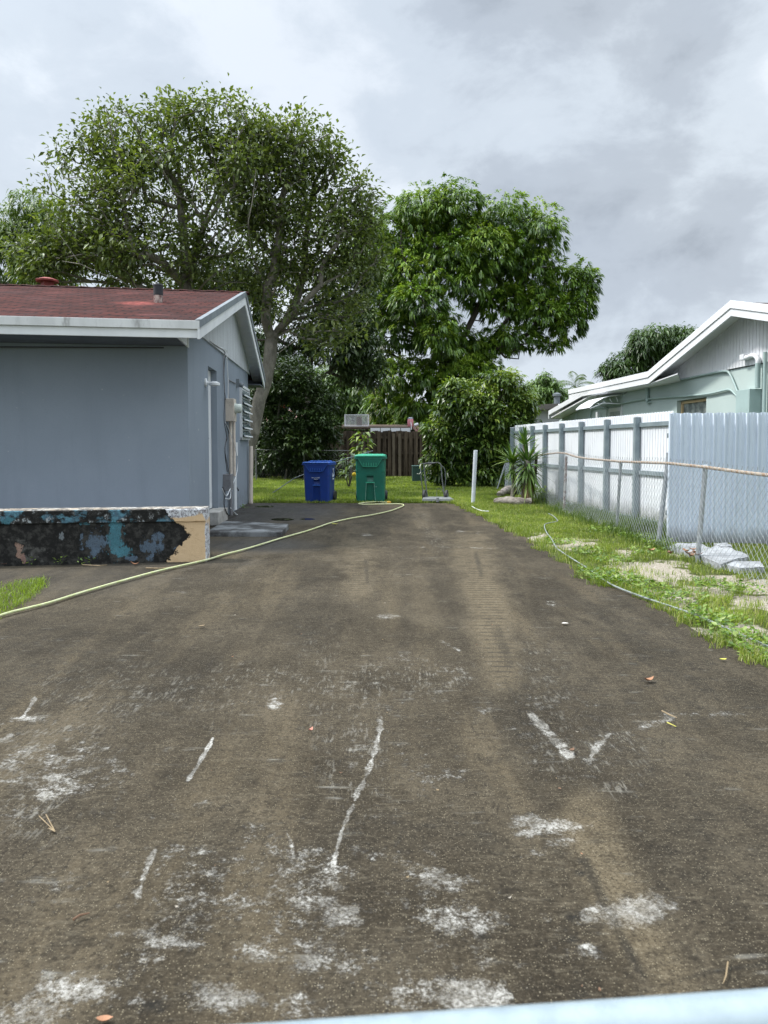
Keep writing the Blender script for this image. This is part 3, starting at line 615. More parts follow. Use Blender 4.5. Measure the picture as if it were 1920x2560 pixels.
b = MB(); vl, zl = onw(580, 1221); b.tube([HL(0, vl, zl, 0), HL(0, vl, zl, .09), HL(0, vl, zl-.02, .12), HL(0, vl, zl-.05, .12)], .013, 8); b.box(HL(0, vl, zl+.02, .09), (.02, .07, .012)); b.tube([HL(0, vl, zl, .08), HL(0, vl, zl+.03, .08)], .006, 6)
b.build('faucet', M_['black'], house)
# vent pipe through the front slope, and the ridge ventilator behind
def roofpt(px, py):
    n = (HL(0, va, za)-HL(0, vf, zf)).cross(eu).normalized(); return hitplane(px, py, HL(0, vf, zf), n)
pv = roofpt(396, 757); sc = pv.y/F
b = MB(); b.lathe(pv-Vector((0, 0, .05)), [(17*sc*.6, 0), (17*sc*.6, .06), (11*sc, .10), (11*sc, .20)], 16); vp1 = b.build('vent_flashing', pm('peeling_flashing', (.5, .42, .38), (.10, .03, .03), 18, .7), house, smooth=True)
b = MB(); b.lathe(pv+Vector((0, 0, .11)), [(11.4*sc, 0), (11.6*sc, .19-.05), (12.2*sc, .142), (12.2*sc, .165), (11.2*sc, .172)], 18); b.build('vent_pipe', pm('charcoal_pipe', (.012, .013, .018), (.02, .022, .028), 6, .7), house, smooth=True)
mp.inputs['Location'].default_value = tuple(-(pv+Vector((-.22, -.25, -.08))-C0)); 
pv2 = D(118, 712, HL(3.4, va, 0).y+.25)
b = MB(); b.lathe(pv2-Vector((0, 0, .12)), [(.13, 0), (.12, .17)], 4); b.lathe(pv2+Vector((0, 0, .05)), [(.20, 0), (.21, .03), (.10, .07), (.0, .08)], 8)
b.build('ridge_ventilator', M_['red'], house)
wc = MB(); wc.tube([HL(UL-.5, -.1, zc+.0), HL(5, -.12, zc-.03), HL(2.5, -.1, zc-.07), HL(.3, -.05, zc-.03)], .009, 5); wc.build('cable', M_['black'], house)
# white post at the rear corner
pb = G(627, 1258); b = MB(); b.tube([pb-Vector((0, 0, .1)), D(627, 1115, pb.y)], .047, 14); b.build('post', M_['cream'], None, loc=tuple(pb), smooth=True, label='cream painted pipe post standing at the rear corner of the grey blue house', cat='post')
# raised slab beside the house
mt = NM('damp_grey_slab', .6)
n1 = mt.noise(2.2, 6, .6); n2 = mt.noise(60, 6, .7)
mt.col(mt.mix(mt.step(mt.math('ADD', n1, mt.math('MULTIPLY', n2, .2)), .5, .72), (.022, .021, .02), (.17, .18, .185))); mt.bump(n2, .6, .006)
b = MB(); zt_ = .075; f0, f1, f2, f3 = G(516, 1341), G(706, 1341), G(722, 1309, zt_), G(560, 1302, zt_)
b.prism([Vector((p.x, p.y, -.05)) for p in (f0, f1, f2, f3)], (0, 0, zt_+.05))
b.build('stone_slab', mt.m, None, bev=.02, loc=tuple(f0), label='low dark concrete slab lying beside the door of the grey blue house', cat='slab')
# ---------------------------------------------------------------- low porch wall with peeling paint
R0 = G(517, 1402); top = D(517, 1269, R0.y).z
lw = -Vector((1, -.028*0+.135, 0)).normalized(); tk = Vector((-lw.y, lw.x, 0)); tk = tk if tk.y > 0 else -tk
lw = (G(0, 1414)-R0).normalized()
tk = Vector((.0676*-1, 1, 0)).normalized()
mt = NM('peeling_painted_wall', .85, spec=.3)
oc = mt.tc.outputs['Object']; o_ = mt.sep(oc)
n1 = mt.noise(3.0, 6, .6); n2 = mt.noise(14, 8, .7); n3 = mt.noise(80, 6, .75)
blk = mt.mix(mt.step(n2, .45, .62), (.010, .010, .009), (.042, .041, .037))
blk = mt.mix(mt.math('MULTIPLY', mt.step(mt.noise(2.6, 8, .7), .58, .70), .55), blk, (.22, .22, .20))
def spot(x, z, rx, rz, hard=.30, amp=1.9):
    dx = mt.math('DIVIDE', mt.math('SUBTRACT', o_[0], x), rx); dz = mt.math('DIVIDE', mt.math('SUBTRACT', o_[2], z), rz)
    r = mt.math('SQRT', mt.math('ADD', mt.math('MULTIPLY', dx, dx), mt.math('MULTIPLY', dz, dz)))
    w = mt.math('ADD', mt.math('ADD', r, mt.math('MULTIPLY', mt.math('SUBTRACT', n2, .5), amp*2.2)), mt.math('MULTIPLY', mt.math('SUBTRACT', mt.noise(9, 6, .7, stretch=(2.2, 1, .45)), .5), 2.6)); return mt.step(w, 1.0+hard/2, 1.0-hard/2)
def lwx(px): return (G(px, 1402+(519-px)*.025)-R0).x
def lwz(py): return D(400, py, R0.y).z
c = blk
cyan = (.10, .30, .37); bl2 = (.15, .215, .29); beig = (.60, .42, .24)
for (px, py, rx, ry, cc) in ((287, 1345, 17, 40, cyan), (300, 1375, 26, 12, cyan), (286, 1308, 22, 7, cyan), (238, 1352, 26, 22, bl2), (232, 1378, 12, 12, bl2), (215, 1305, 14, 3, cyan), (380, 1365, 24, 18, bl2),
                             (392, 1345, 14, 14, bl2), (330, 1392, 16, 5, bl2), (372, 1392, 10, 12, bl2), (20, 1292, 16, 8, cyan), (445, 1370, 12, 6, bl2), (152, 1335, 6, 8, (.3, .34, .36)), (45, 1366, 9, 17, (.5, .33, .25)), (57, 1387, 5, 9, (.4, .24, .2))):
    sc_ = R0.y/F; c = mt.mix(mt.math('MULTIPLY', spot(lwx(px), lwz(py), rx*sc_*1.0, ry*sc_*1.0), mt.math('ADD', .25, mt.math('MULTIPLY', mt.step(n3, .40, .52), .65))), c, mt.mix(mt.step(n3, .4, .65), cc, tuple(k*.30 for k in cc)))
# the coping band carries more blue paint
band = mt.step(o_[2], top-.150, top-.142)
c = mt.mix(mt.math('MULTIPLY', band, mt.step(mt.noise(2.2, 7, .65, stretch=(1, 1, 1.6)), .53, .60)), c, mt.mix(mt.step(n2, .4, .6), (.10, .23, .29), (.05, .10, .14)))
c = mt.mix(mt.math('MULTIPLY', band, mt.step(n2, .56, .64)), c, (.35, .38, .39))
# bare render at the end: beige below, white flakes at the arris
xe = mt.math('ADD', o_[0], mt.math('ADD', mt.math('MULTIPLY', mt.math('SUBTRACT', n2, .5), .30), mt.math('MULTIPLY', mt.math('ABSOLUTE', mt.math('SUBTRACT', o_[2], .28)), .85)))
xb = lwx(448)
bei = mt.step(xe, xb+.10, xb+.118)
edgek = mt.math('MULTIPLY', mt.step(xe, xb+.075, xb+.098), mt.math('SUBTRACT', 1.0, bei))
c = mt.mix(edgek, c, (.006, .006, .006))
bc = mt.mix(mt.math('MULTIPLY', mt.step(n2, .52, .68), .5), (.62, .45, .27), (.50, .34, .19))
wh = mt.math('ADD', mt.step(o_[2], top-.15, top-.05), mt.step(o_[0], -.045, .0))
bc = mt.mix(mt.step(mt.math('ADD', wh, mt.math('MULTIPLY', mt.math('SUBTRACT', n1, .5), 3.0)), .55, .85), bc, mt.mix(mt.step(mt.noise(28, 6, .7, dist=1.5), .46, .55), (.62, .64, .66), (.22, .21, .22)))
c = mt.mix(bei, c, bc)
topm = mt.step(o_[2], top-.012, top-.006)
c = mt.mix(topm, c, mt.mix(mt.step(n2, .42, .56), mt.mix(mt.step(n1, .4, .6), (.42, .42, .40), (.33, .27, .20)), (.13, .12, .11)))
mt.col(c); mt.bump(mt.math('ADD', mt.math('MULTIPLY', bei, .8), mt.math('ADD', n2, mt.math('MULTIPLY', n3, .6))), .8, .012)
b = MB(); nseg = 60; Lw = 4.2
rows = [(-.12, .0), (top-.150, .0), (top-.150, -.014), (top-.02, -.014), (top-.004, -.004), (top, .012), (top, .22), (-.12, .22)]
vs = []; fs = []
for i in range(nseg+1):
    p = R0+lw*(Lw*i/nseg); jit = .006*(mnoise.noise(Vector((i*.4, 0, 0))))
    for (z, t_) in rows: vs.append(Vector((p.x, p.y, 0))+tk*(t_+jit)+Vector((0, 0, z+(.006*mnoise.noise(Vector((i*.5, 3, 0))) if z > .4 else 0))))
nr = len(rows)
for i in range(nseg):
    for k in range(nr): fs.append((i*nr+k, i*nr+(k+1) % nr, (i+1)*nr+(k+1) % nr, (i+1)*nr+k))
fs += [tuple(range(nr)), tuple(nseg*nr+k for k in range(nr-1, -1, -1))]
b.add(vs, fs)
b.build('porch_wall', mt.m, None, loc=tuple(R0), bev=.008, label='low black stained porch wall with peeling blue and beige paint in front of the grey blue house', cat='low wall')
b = MB(); pts = [R0+lw*4.2+tk*.22, R0+lw*.02+tk*.22, HL(.0, 0, 0)+nx_*.0, HL(6.5, 0, 0)]
b.prism([Vector((p.x, p.y, -.05)) for p in pts], (0, 0, .17)); b.build('porch_floor', M_['greybox'], None, kind='structure')
# ================================================================ right house
mint = pm('mint_stucco', (.43, .51, .49), (.39, .47, .455), .8, .8, bump=.3, bscale=110, bdist=.004)
mintp = pm('mint_painted_metal', (.34, .44, .43), (.30, .39, .38), 3, .5)
wht = pm('clean_white_paint', (.72, .73, .75), (.66, .67, .70), 2, .5)
A0 = hitplane(1918, 905, D(1918, 905, 12.6), Vector((0, 1, 0))); A1 = D(1640, 960, 17.0)
er = Vector((A1.x-A0.x, A1.y-A0.y, 0)); er = Vector((-.0676, 1, 0)).normalized(); nr_ = Vector((-er.y, er.x, 0))
B0 = Vector((A0.x, A0.y, 0))
def HR(v, z, o=0.0): p = B0+er*v+nr_*o; return Vector((p.x, p.y, z))      # o: towards the drive
def onr(px, py, o=0.0):
    p = hitplane(px, py, B0+nr_*o, nr_); return (p-B0-nr_*o).dot(er), p.z
rh = thing('house', tuple(B0), 'mint green house with a white boarded gable behind the panel fence on the right', 'house')
OR = .46
vA, zA = onr(1828, 755.5, OR); vK, zK = onr(1621, 932, OR); vE, zE = onr(1422, 977, OR); vF2, zF2 = onr(1920, 766, OR)
sl_ = (zA-zF2)/(vA-vF2); vN = vA-(vK-vA)-1.0
gz_, _ = 0, 0; zg = onr(1918, 905)[1]
print('right house', vA, zA, vK, zK, vE, zE, sl_, 'gable', zg, onr(1640, 960)[1])
zN = zA-sl_*(vA-vN)
def rz(v): return zA+(v-vA)*sl_ if v < vA else (zA+(zK-zA)*(v-vA)/(vK-vA) if v < vK else zK+(zE-zK)*(v-vK)/(vE-vK))
DEP = 9.0
b = MB()
def rwall(v0, v1, z0, z1, o0=-.2, o1=0): b.hexa([HR(v0, z0, o0), HR(v0, z0, o1), HR(v1, z0, o1), HR(v1, z0, o0), HR(v0, z1, o0), HR(v0, z1, o1), HR(v1, z1, o1), HR(v1, z1, o0)])
wv0, wz1 = onr(1766, 985+8); wv1, _ = onr(1693, 994); wz1 = onr(1700, 1001)[1]; wz0 = 1.05
wv0, wv1 = min(wv0, wv1), max(wv0, wv1)
VE = onr(1440, 1000)[0]
rwall(vN+.5, wv0, 0, zg); rwall(wv1, VE, 0, zg); rwall(wv0, wv1, 0, wz0); rwall(wv0, wv1, wz1, zg)
for v in (vN+.5, VE-.2): b.hexa([HR(v, 0, -DEP), HR(v, 0, -.2), HR(v+.2, 0, -.2), HR(v+.2, 0, -DEP), HR(v, zg, -DEP), HR(v, zg, -.2), HR(v+.2, zg, -.2), HR(v+.2, zg, -DEP)])
b.build('wall', mint, rh)
# lower wing behind
vL, zL = onr(1371, 1027, OR); vL0, zL0 = onr(1440, 985, OR)
b = MB(); z2 = zL+.25
b.prism([HR(VE-.01, 0, -.1), HR(vL-.2, 0, -.1), HR(vL-.2, zL-.1, -.1), HR(VE-.01, zL0-.25, -.1)], -nr_*.2)
b.prism([HR(VE-.05, 1.9, .02), HR(VE+1.6, 1.9, .02), HR(VE+1.6, 2.12, .02), HR(VE-.05, 2.35, .02)], -nr_*.12)
b.build('wall', mint, rh)
b = MB(); b.prism([HR(vL0-1, zL0+.02*0+.10, OR), HR(vL, zL, OR), HR(vL, zL-.14, OR), HR(vL0-1, zL0-.04, OR)], -nr_*.04)
b.prism([HR(vL0-1, zL0+.10, OR-.04), HR(vL, zL, OR-.04), HR(vL, zL-.04, OR-.04), HR(vL0-1, zL0+.06, OR-.04)], -nr_*5)
b.prism([HR(vL0-1, zL0-.1, OR-.05), HR(vL-.15, zL-.2, OR-.05), HR(vL-.15, zL-.24, OR-.05), HR(vL0-1, zL0-.14, OR-.05)], -nr_*(OR+.1))
b.prism([HR(vL-.05, zL-.13, OR), HR(vL, zL-.13, OR), HR(vL, zL-.26, OR), HR(vL-.05, zL-.26, OR)], -nr_*3)
b.build('wing_roof', wht, rh, bev=.004)
# gable siding boards
b = MB(); v = vN+.6
while v < vK+.5:
    v2 = v+.105; t0, t1 = rz(v)-.05, rz(min(v2, vK+.5)-.006)-.05
    if min(t0, t1) > zg+.03: b.hexa([HR(v, zg, 0), HR(v, zg, .035), HR(v2-.013, zg, .035), HR(v2-.013, zg, 0), HR(v, t0, 0), HR(v, t0, .035), HR(v2-.013, t1, .035), HR(v2-.013, t1, 0)])
    v = v2
b.build('gable_siding', wht, rh)
b = MB(); b.prism([HR(vN+.6, zg-.02, .004), HR(vK+.3, zg-.02, .004), HR(vA, zA-.1, .004)], -nr_*.05); b.build('gable_backing', pm('shadow_gap', (.12, .125, .13), None, 3), rh)  # dark sheet behind the siding, its colour stands for shade in the board gaps
# roof: shingled gable, flat metal roof beyond
ms = pm('dark_brown_shingles', (.09, .07, .065), (.05, .04, .038), 6, .9, bump=.6, bscale=30, bdist=.02)
b = MB(); b.prism([HR(vN, zN, OR-.02), HR(vA, zA, OR-.02), HR(vA, zA, -DEP), HR(vN, zN, -DEP)], (0, 0, -.04)); b.prism([HR(vA, zA, OR-.02), HR(vK, zK, OR-.02), HR(vK, zK, -DEP), HR(vA, zA, -DEP)], (0, 0, -.04))
b.build('roof', ms, rh)
b = MB(); b.prism([HR(vK, zK-.01, OR-.02), HR(vE, zE-.01, OR-.02), HR(vE, zE-.01, -DEP), HR(vK, zK-.01, -DEP)], (0, 0, -.04)); b.build('flat_roof', wht, rh)
def frieze(dz0, dz1, o, name):
    b = MB()
    for v0, v1 in ((vN, vA), (vA, vK), (vK, vE)):
        s0, s1 = (zN if v0 == vN else rz(v0)), rz(v1)
        b.prism([HR(v0, s0+dz0, o), HR(v1, s1+dz0, o), HR(v1, s1+dz1, o), HR(v0, s0+dz1, o)], -nr_*.035)
    return b.build(name, wht, rh, bev=.003)
frieze(.03, -.10, OR+.02, 'verge_board'); frieze(-.102, -.235, OR, 'verge_board')
b = MB(); b.prism([HR(vE-.02, zE+.0, OR-.02), HR(vE+.02, zE+.0, OR-.02), HR(vE+.02, zE-.23, OR-.02), HR(vE-.02, zE-.23, OR-.02)], -nr_*DEP); b.build('fascia', wht, rh)
b = MB()
for v0, v1 in ((vN, vA), (vA, vK), (vK, vE)):
    s0, s1 = (zN if v0 == vN else rz(v0)), rz(v1)
    b.prism([HR(v0, s0-.06, OR-.04), HR(v1, s1-.06, OR-.04), HR(v1, s1-.06, .0), HR(v0, s0-.06, .0)], (0, 0, -.015))
b.prism([HR(vK-.1, zK-.235, OR-.04), HR(vE-.03, zE-.235, OR-.04), HR(vE-.03, zE-.235, .0), HR(vK-.1, zK-.235, 0)], (0, 0, -.015))
b.prism([HR(vK-1.3, rz(vK-1.3)-.5, OR-.04), HR(vK, zK-.24, OR-.04), HR(vK, zK-.24, .02), HR(vK-.6, zK-.24, .02)], (0, 0, .02))
b.build('overhang_boards', wht, rh)
# window
b = MB(); b.hexa([HR(wv0+.02, wz0, -.14), HR(wv0+.02, wz0, -.12), HR(wv1-.02, wz0, -.12), HR(wv1-.02, wz0, -.14), HR(wv0+.02, wz1-.02, -.14), HR(wv0+.02, wz1-.02, -.12), HR(wv1-.02, wz1-.02, -.12), HR(wv1-.02, wz1-.02, -.14)])
wn = b.build('window', pm('dark_dusty_glass', (.10, .12, .12), (.30, .33, .32), 6, .2, spec=.8), rh)
b = MB()
for a0, a1, z0, z1 in ((wv0, wv1, wz1-.07, wz1-.02), (wv1-.06, wv1, wz0, wz1-.02)): b.hexa([HR(a0, z0, -.12), HR(a0, z0, -.085), HR(a1, z0, -.085), HR(a1, z0, -.12), HR(a0, z1, -.12), HR(a0, z1, -.085), HR(a1, z1, -.085), HR(a1, z1, -.12)])
b.build('frame', pm('bare_pine_frame', (.55, .42, .24), (.45, .33, .18), 8, .7), wn)
# electrics
bv0, bz1 = onr(1905, 972, .0); bv1, _ = onr(1870, 972); bz0 = 1.2
b = MB(); v0, v1 = min(bv0, bv1), max(bv0, bv1); b.hexa([HR(v0, bz0, 0), HR(v0, bz0, .22), HR(v1, bz0, .22), HR(v1, bz0, 0), HR(v0, bz1, 0), HR(v0, bz1, .22), HR(v1, bz1, .22), HR(v1, bz1, 0)])
b.build('meter_box', mintp, rh, bev=.006)
def rpipe(pts, r, name, mt, off=.04, n=10, rnd=True):
    P = []
    for (x, y) in pts: v, z = onr(x, y, off); P.append(HR(v, z, off))
    Q = []
    for i in range(len(P)-1):
        p0, p1, p2, p3 = P[max(i-1, 0)], P[i], P[i+1], P[min(i+2, len(P)-1)]
        for t in (0, .25, .5, .75): Q.append(.5*((2*p1)+(-p0+p2)*t+(2*p0-5*p1+4*p2-p3)*t*t+(-p0+3*p1-3*p2+p3)*t**3))
    Q.append(P[-1]); return MB().tube(Q, r, n).build(name, mt, rh, smooth=True)
rpipe([(1894, 970), (1894, 940), (1895, 908)], .045, 'mast_pipe', mintp, .09); rpipe([(1895, 908), (1895, 900), (1890, 891), (1880, 889), (1868, 894), (1858, 893)], .042, 'mast_pipe', wht, .09)
b = MB(); v_, z_ = onr(1860, 893, .09); b.box(HR(v_, z_, .09), (.1, .14, .10), math.atan2(er.y, er.x)-math.pi/2); b.build('weather_head', wht, rh, bev=.01)
rpipe([(1913, 880), (1912, 940), (1910, 1040)], .03, 'mast_pipe', mintp, .06)
b = MB(); v_, z_ = onr(1917, 890, .03); b.box(HR(v_, z_-.1, .03), (.02, .05, .3)); b.build('bracket', wht, rh)
rpipe([(1500, 1016), (1545, 1011), (1562, 1007), (1600, 1000), (1660, 994), (1720, 990), (1775, 984), (1815, 975), (1828, 976), (1840, 988), (1850, 997), (1865, 999)], .021, 'conduit', mintp)
rpipe([(1640, 962), (1700, 950), (1770, 935), (1812, 928), (1824, 934), (1836, 960), (1846, 982), (1866, 991)], .021, 'conduit', mintp)
rpipe([(1560, 985), (1580, 972), (1620, 962), (1700, 947), (1800, 930)], .012, 'cable', pm('grey_cable', (.22, .25, .25)), .02)
rpipe([(1618, 966), (1618, 985), (1619, 1004)], .04, 'conduit', mintp, .05); rpipe([(1614, 1002), (1619, 1009), (1626, 1003)], .016, 'conduit', mintp, .05)
rpipe([(1475, 1050), (1477, 1030), (1487, 1021), (1520, 1020)], .022, 'conduit', mintp)
rpipe([(1494, 1050), (1494, 1030)], .05, 'vent_stub', wht, .1)
# awning and door beyond
av0, az1 = onr(1557, 986); av1 = onr(1515, 990)[0]
b = MB(); n = 8
a0, a1 = av0, av0+1.1
P = [(0.02, az1-.02), (.25, az1-.03), (.5, az1-.10), (.72, az1-.22), (.85, az1-.34)]
for (o0, z0), (o1, z1) in zip(P[:-1], P[1:]): b.prism([HR(a0, z0, o0), HR(a1, z0, o0), HR(a1, z1, o1), HR(a0, z1, o1)], (0, 0, .012))
aw = b.build('awning', wht, rh)
for v in (a0+.01, a1-.02):
    b = MB()
    b.tube([HR(v, az1-.36, .84), HR(v, az1-.22, .5), HR(v, az1-.24, .02), HR(v, az1-.5, .02)], .013, 6)
    for k in range(4): o = .18+.16*k; b.tube([HR(v, az1-.05-.06*k, o), HR(v, az1-.18-.02*k, o-.06)], .009, 6); 
    b.build('bracket', wht, aw)
dv0, dz1 = onr(1557, 1017); dv1, _ = onr(1524, 1019)
b = MB(); v0, v1 = min(dv0, dv1), max(dv0, dv1)
b.hexa([HR(v0, .1, 0), HR(v0, .1, .03), HR(v1, .1, .03), HR(v1, .1, 0), HR(v0, dz1, 0), HR(v0, dz1, .03), HR(v1, dz1, .03), HR(v1, dz1, 0)])
dr = b.build('door', wht, rh); b = MB(); b.hexa([HR(v0+.1, 1.2, .03), HR(v0+.1, 1.2, .036), HR(v1-.1, 1.2, .036), HR(v1-.1, 1.2, .03), HR(v0+.1, dz1-.1, .03), HR(v0+.1, dz1-.1, .036), HR(v1-.1, dz1-.1, .036), HR(v1-.1, dz1-.1, .03)])
b.build('pane', pm('frosted_pane', (.42, .46, .46), (.36, .40, .40), 3, .3), dr)
b = MB(); v_, z_ = onr(1415, 1010, -.05); b.lathe(HR(v_, z_, -.1), [(.06, 0), (.06, .04)], 10, nr_); b.tube([HR(v_, z_, -.05), HR(v_, z_-.03, .08)], .02, 6); b.box(HR(v_, z_-.05, .12), (.1, .12, .07)); b.box(HR(v_+.15, z_-.02, .1), (.08, .1, .06)); b.build('flood_light', wht, rh)

# small grey building beyond it
gy_ = 34.0; p0 = D(1335, 1048, gy_); b = MB(); bl = thing('building', (p0.x, p0.y, 0), 'low pale grey building behind the mint green house and the round bush', 'building')
b.box((p0.x+4, p0.y+2, D(1390, 1022, gy_).z/2), (8, 4, D(1390, 1022, gy_).z)); b.build('wall', pm('pale_grey_wall', (.42, .43, .45), (.36, .37, .39), 1, .8), bl)
b = MB(); z1 = D(1380, 1008, gy_).z; z0 = D(1330, 1020, gy_).z
b.hexa([(p0.x-.3, p0.y-.4, z0-.12), (p0.x+8.3, p0.y-.4, z1+.0), (p0.x+8.3, p0.y+4.4, z1), (p0.x-.3, p0.y+4.4, z0-.12), (p0.x-.3, p0.y-.4, z0+.12), (p0.x+8.3, p0.y-.4, z1+.3), (p0.x+8.3, p0.y+4.4, z1+.3), (p0.x-.3, p0.y+4.4, z0+.12)])
b.build('roof', pm('brown_grey_roof', (.16, .14, .13), (.11, .10, .095), 2, .8), bl)
pp = D(1392, 1010, gy_); MB().lathe(pp, [(.14, 0), (.14, .35), (.2, .36), (.2, .45), (.05, .52)], 10).build('vent_pipe', M_['greymetal'], bl)

# ================================================================ white panel fence
W0 = G(1591, 1306); W1 = G(1282, 1236); fd = (W0-W1); fd.z = 0; fl = fd.normalized(); fn = Vector((-fl.y, fl.x, 0)); fn = fn if fn.x < 0 else -fn
def onf(px, py): p = hitplane(px, py, W1, fn); return (p-W1).dot(fl), p.z
pxs = [1281, 1303.5, 1331, 1363, 1404.5, 1453.5, 1517.5, 1592.5]
vw = pm('white_vinyl', (.76, .78, .81), (.70, .72, .75), 1.5, .45); _v = NM('white_vinyl', .5); _v.col(grime(_v, _v.mix(_v.step(_v.noise(1.5, 4), .35, .65), (.70, .72, .75), (.63, .65, .69)), .5, .65)); vw = _v.m
vg = pm('galvanised_grey_post', (.25, .30, .32), (.19, .235, .255), 5, .45, metal=.25, bump=.1)
wf = thing('panel_fence', tuple(W1), 'white board fence with grey metal posts and rails running beside the mint green house', 'fence')
sE = onf(1672, 1200)[0]; zt0 = onf(1282, 1064)[1]; zt1 = onf(1590, 1035)[1]
print('white fence', sE, zt0, zt1, W0, W1)
def ztop_(s): return 1.80+(zt1-1.80)*0 if False else zt0+(zt1-zt0)*s/onf(1591, 1200)[0]
b = MB(); s = 0.0; pw = .092
while s < sE:
    zt = ztop_(s); bow = .018*math.sin(s*1.1); o = -.035+bow*0
    for k in (0,):
        pts = [(0, .04), (pw-.011, .04), (pw-.011, zt-.028), (pw*.78, zt-.006), (pw*.5-.003, zt), (pw*.16, zt-.006), (0, zt-.028)]
        b.prism([W1+fl*(s+a)+fn*o+Vector((0, 0, z)) for a, z in pts], -fn*.012)
    s += pw
b.build('board_panel', vw, wf)
b = MB(); b.prism([W1+fn*-.050+Vector((0, 0, .05)), W1+fl*sE+fn*-.050+Vector((0, 0, .05)), W1+fl*sE+fn*-.050+Vector((0, 0, ztop_(sE)-.05)), W1+fn*-.050+Vector((0, 0, ztop_(0)-.05))], -fn*.004); b.build('groove_shade_strip', pm('groove_shade_grey', (.22, .24, .26)), wf)  # grey sheet behind the boards: painted shade for the grooves
for px in pxs:
    s = onf(px, 1200)[0]; zt = ztop_(s)-.06
    b = MB(); b.box(W1+fl*s+fn*.02+Vector((0, 0, zt/2)), (.085, .085, zt), math.atan2(fl.y, fl.x)); po = b.build('post', vg, wf, bev=.004)
    b = MB(); b.box(W1+fl*s+fn*.02+Vector((0, 0, zt+.006)), (.092, .092, .012), math.atan2(fl.y, fl.x)); b.build('cap', vw, po)
for (ya, yb) in ((.02, .09), (.80, .87), (-.22, -.15)):
    b = MB(); z0a = (ztop_(0)+ya if ya < 0 else ya); z0b = (ztop_(sE)+ya if ya < 0 else ya)
    b.prism([W1+Vector((0, 0, z0a)), W1+fl*sE+Vector((0, 0, z0b)), W1+fl*sE+Vector((0, 0, z0b+.07)), W1+Vector((0, 0, z0a+.07))], -fn*.033); b.build('rail', vg, wf, bev=.003)
# ---------------------------------------------------------------- blue-white metal sheet fence
S0 = G(1660, 1360); zsT = D(1671, 1032, S0.y).z; S1 = G(1920, 1365); sd_ = (S1-S0).normalized(); sn = Vector((sd_.y, -sd_.x, 0))
S0 = S0+Vector((.03, 0, 0))
bs = NM('powder_blue_metal', .38, .15)
n1 = bs.noise(1.5, 4); bs.col(grime(bs, bs.mix(bs.step(n1, .35, .7), (.57, .64, .73), (.63, .70, .79)), .35, .7)); bs.bump(bs.noise(3, 2, stretch=(1, 1, .2)), .15, .02)
b = MB(); per = .132; s = 0; L_ = 2.6; zb0 = .03; prof = [(0, 0), (.010, .030), (.024, .030), (.034, .0), (.052, .0), (.056, .006), (.066, .006), (.070, 0), (.094, 0), (.098, .006), (.108, .006), (.112, 0), (.132, 0)]
sf_ = thing('metal_sheet_fence', tuple(S0), 'pale blue ribbed metal sheet fence panel behind the chain link fence', 'fence')
while s < L_:
    for (a, o0), (a2, o1) in zip(prof[:-1], prof[1:]):
        tz = lambda q: zsT-.018+.018*math.sin(math.pi*min(max((q-.017)/.132, 0), 1))**.6 if q > .017 else zsT-.018+.018*abs(math.sin(math.pi*(q+.115)/.132))**.6
        p = [S0+sd_*(s+a)+sn*o0, S0+sd_*(s+a2)+sn*o1]
        b.add([p[0]+Vector((0, 0, zb0)), p[1]+Vector((0, 0, zb0)), p[1]+Vector((0, 0, tz(a2))), p[0]+Vector((0, 0, tz(a))),
               p[0]-sn*.003+Vector((0, 0, zb0)), p[1]-sn*.003+Vector((0, 0, zb0)), p[1]-sn*.003+Vector((0, 0, tz(a2))), p[0]-sn*.003+Vector((0, 0, tz(a)))],
              [(0, 1, 2, 3), (7, 6, 5, 4), (3, 2, 6, 7), (0, 4, 5, 1)])
    s += per
b.build('ribbed_sheet', bs.m, sf_)
b = MB(); k = D(1917, 1186, S0.y+.0); b.box(Vector((k.x, k.y-.1, .8)), (.05, .05, 1.62)); b.build('post', pm('dark_metal_post', (.05, .055, .065)), sf_)
b = MB(); b.box(S0+sd_*1.3-sn*.06+Vector((0, 0, .4)), (2.6, .05, .06), math.atan2(sd_.y, sd_.x)); b.box(S0+sd_*1.3-sn*.06+Vector((0, 0, 1.4)), (2.6, .05, .06), math.atan2(sd_.y, sd_.x)); b.build('rail', vg, sf_)

# ================================================================ chain link fence
galv = pm('galvanised_steel', (.38, .41, .43), (.28, .30, .32), 20, .45, metal=.5, bump=.15)
rust = NM('rusty_steel', .8); nn1 = rust.noise(18, 6, .65)
rust.col(rust.mix(rust.step(nn1, .4, .62), (.24, .165, .11), (.36, .31, .25))); rust.bump(rust.noise(80, 4), .4, .003)
rustd = NM('flaking_rust', .85); nn1 = rustd.noise(22, 6, .65, stretch=(1, 1, .5)); rustd.col(rustd.mix(rustd.step(nn1, .45, .55), (.12, .06, .04), (.38, .37, .36)))
cf = thing('chain_link_fence', tuple(G(1410, 1278)), 'old chain link fence with rusty top rail standing in front of the white board fence', 'fence')
XF = 3.50
railpx = [(1920, 1188), (1860, 1181), (1764, 1168), (1670, 1158), (1552, 1154), (1470, 1147), (1440, 1142), (1416, 1134), (1396, 1132), (1370, 1135), (1345, 1138)]
railp = []
for (x, y) in railpx: Y_ = XF*F/(x-PX)*1.0; railp.append(D(x, y, Y_))
e_ = railp[-1]; railp += [Vector((XF-.03, 17.6, e_.z)), Vector((XF-.15, 19.5, e_.z-.02)), D(1263, 1163, 21.2)]
nearp = railp[0]+(railp[0]-railp[1])*1.0; far = list(railp)
railp = [railp[0]+Vector((0, -4.5, -.02)), ]+railp
b = MB().tube(railp, .018, 10).build('top_rail', rust.m, cf, smooth=True)
def railz(y):
    ys = [p.y for p in railp]; return float(np.interp(y, ys, [p.z for p in railp])), float(np.interp(y, ys, [p.x for p in railp]))
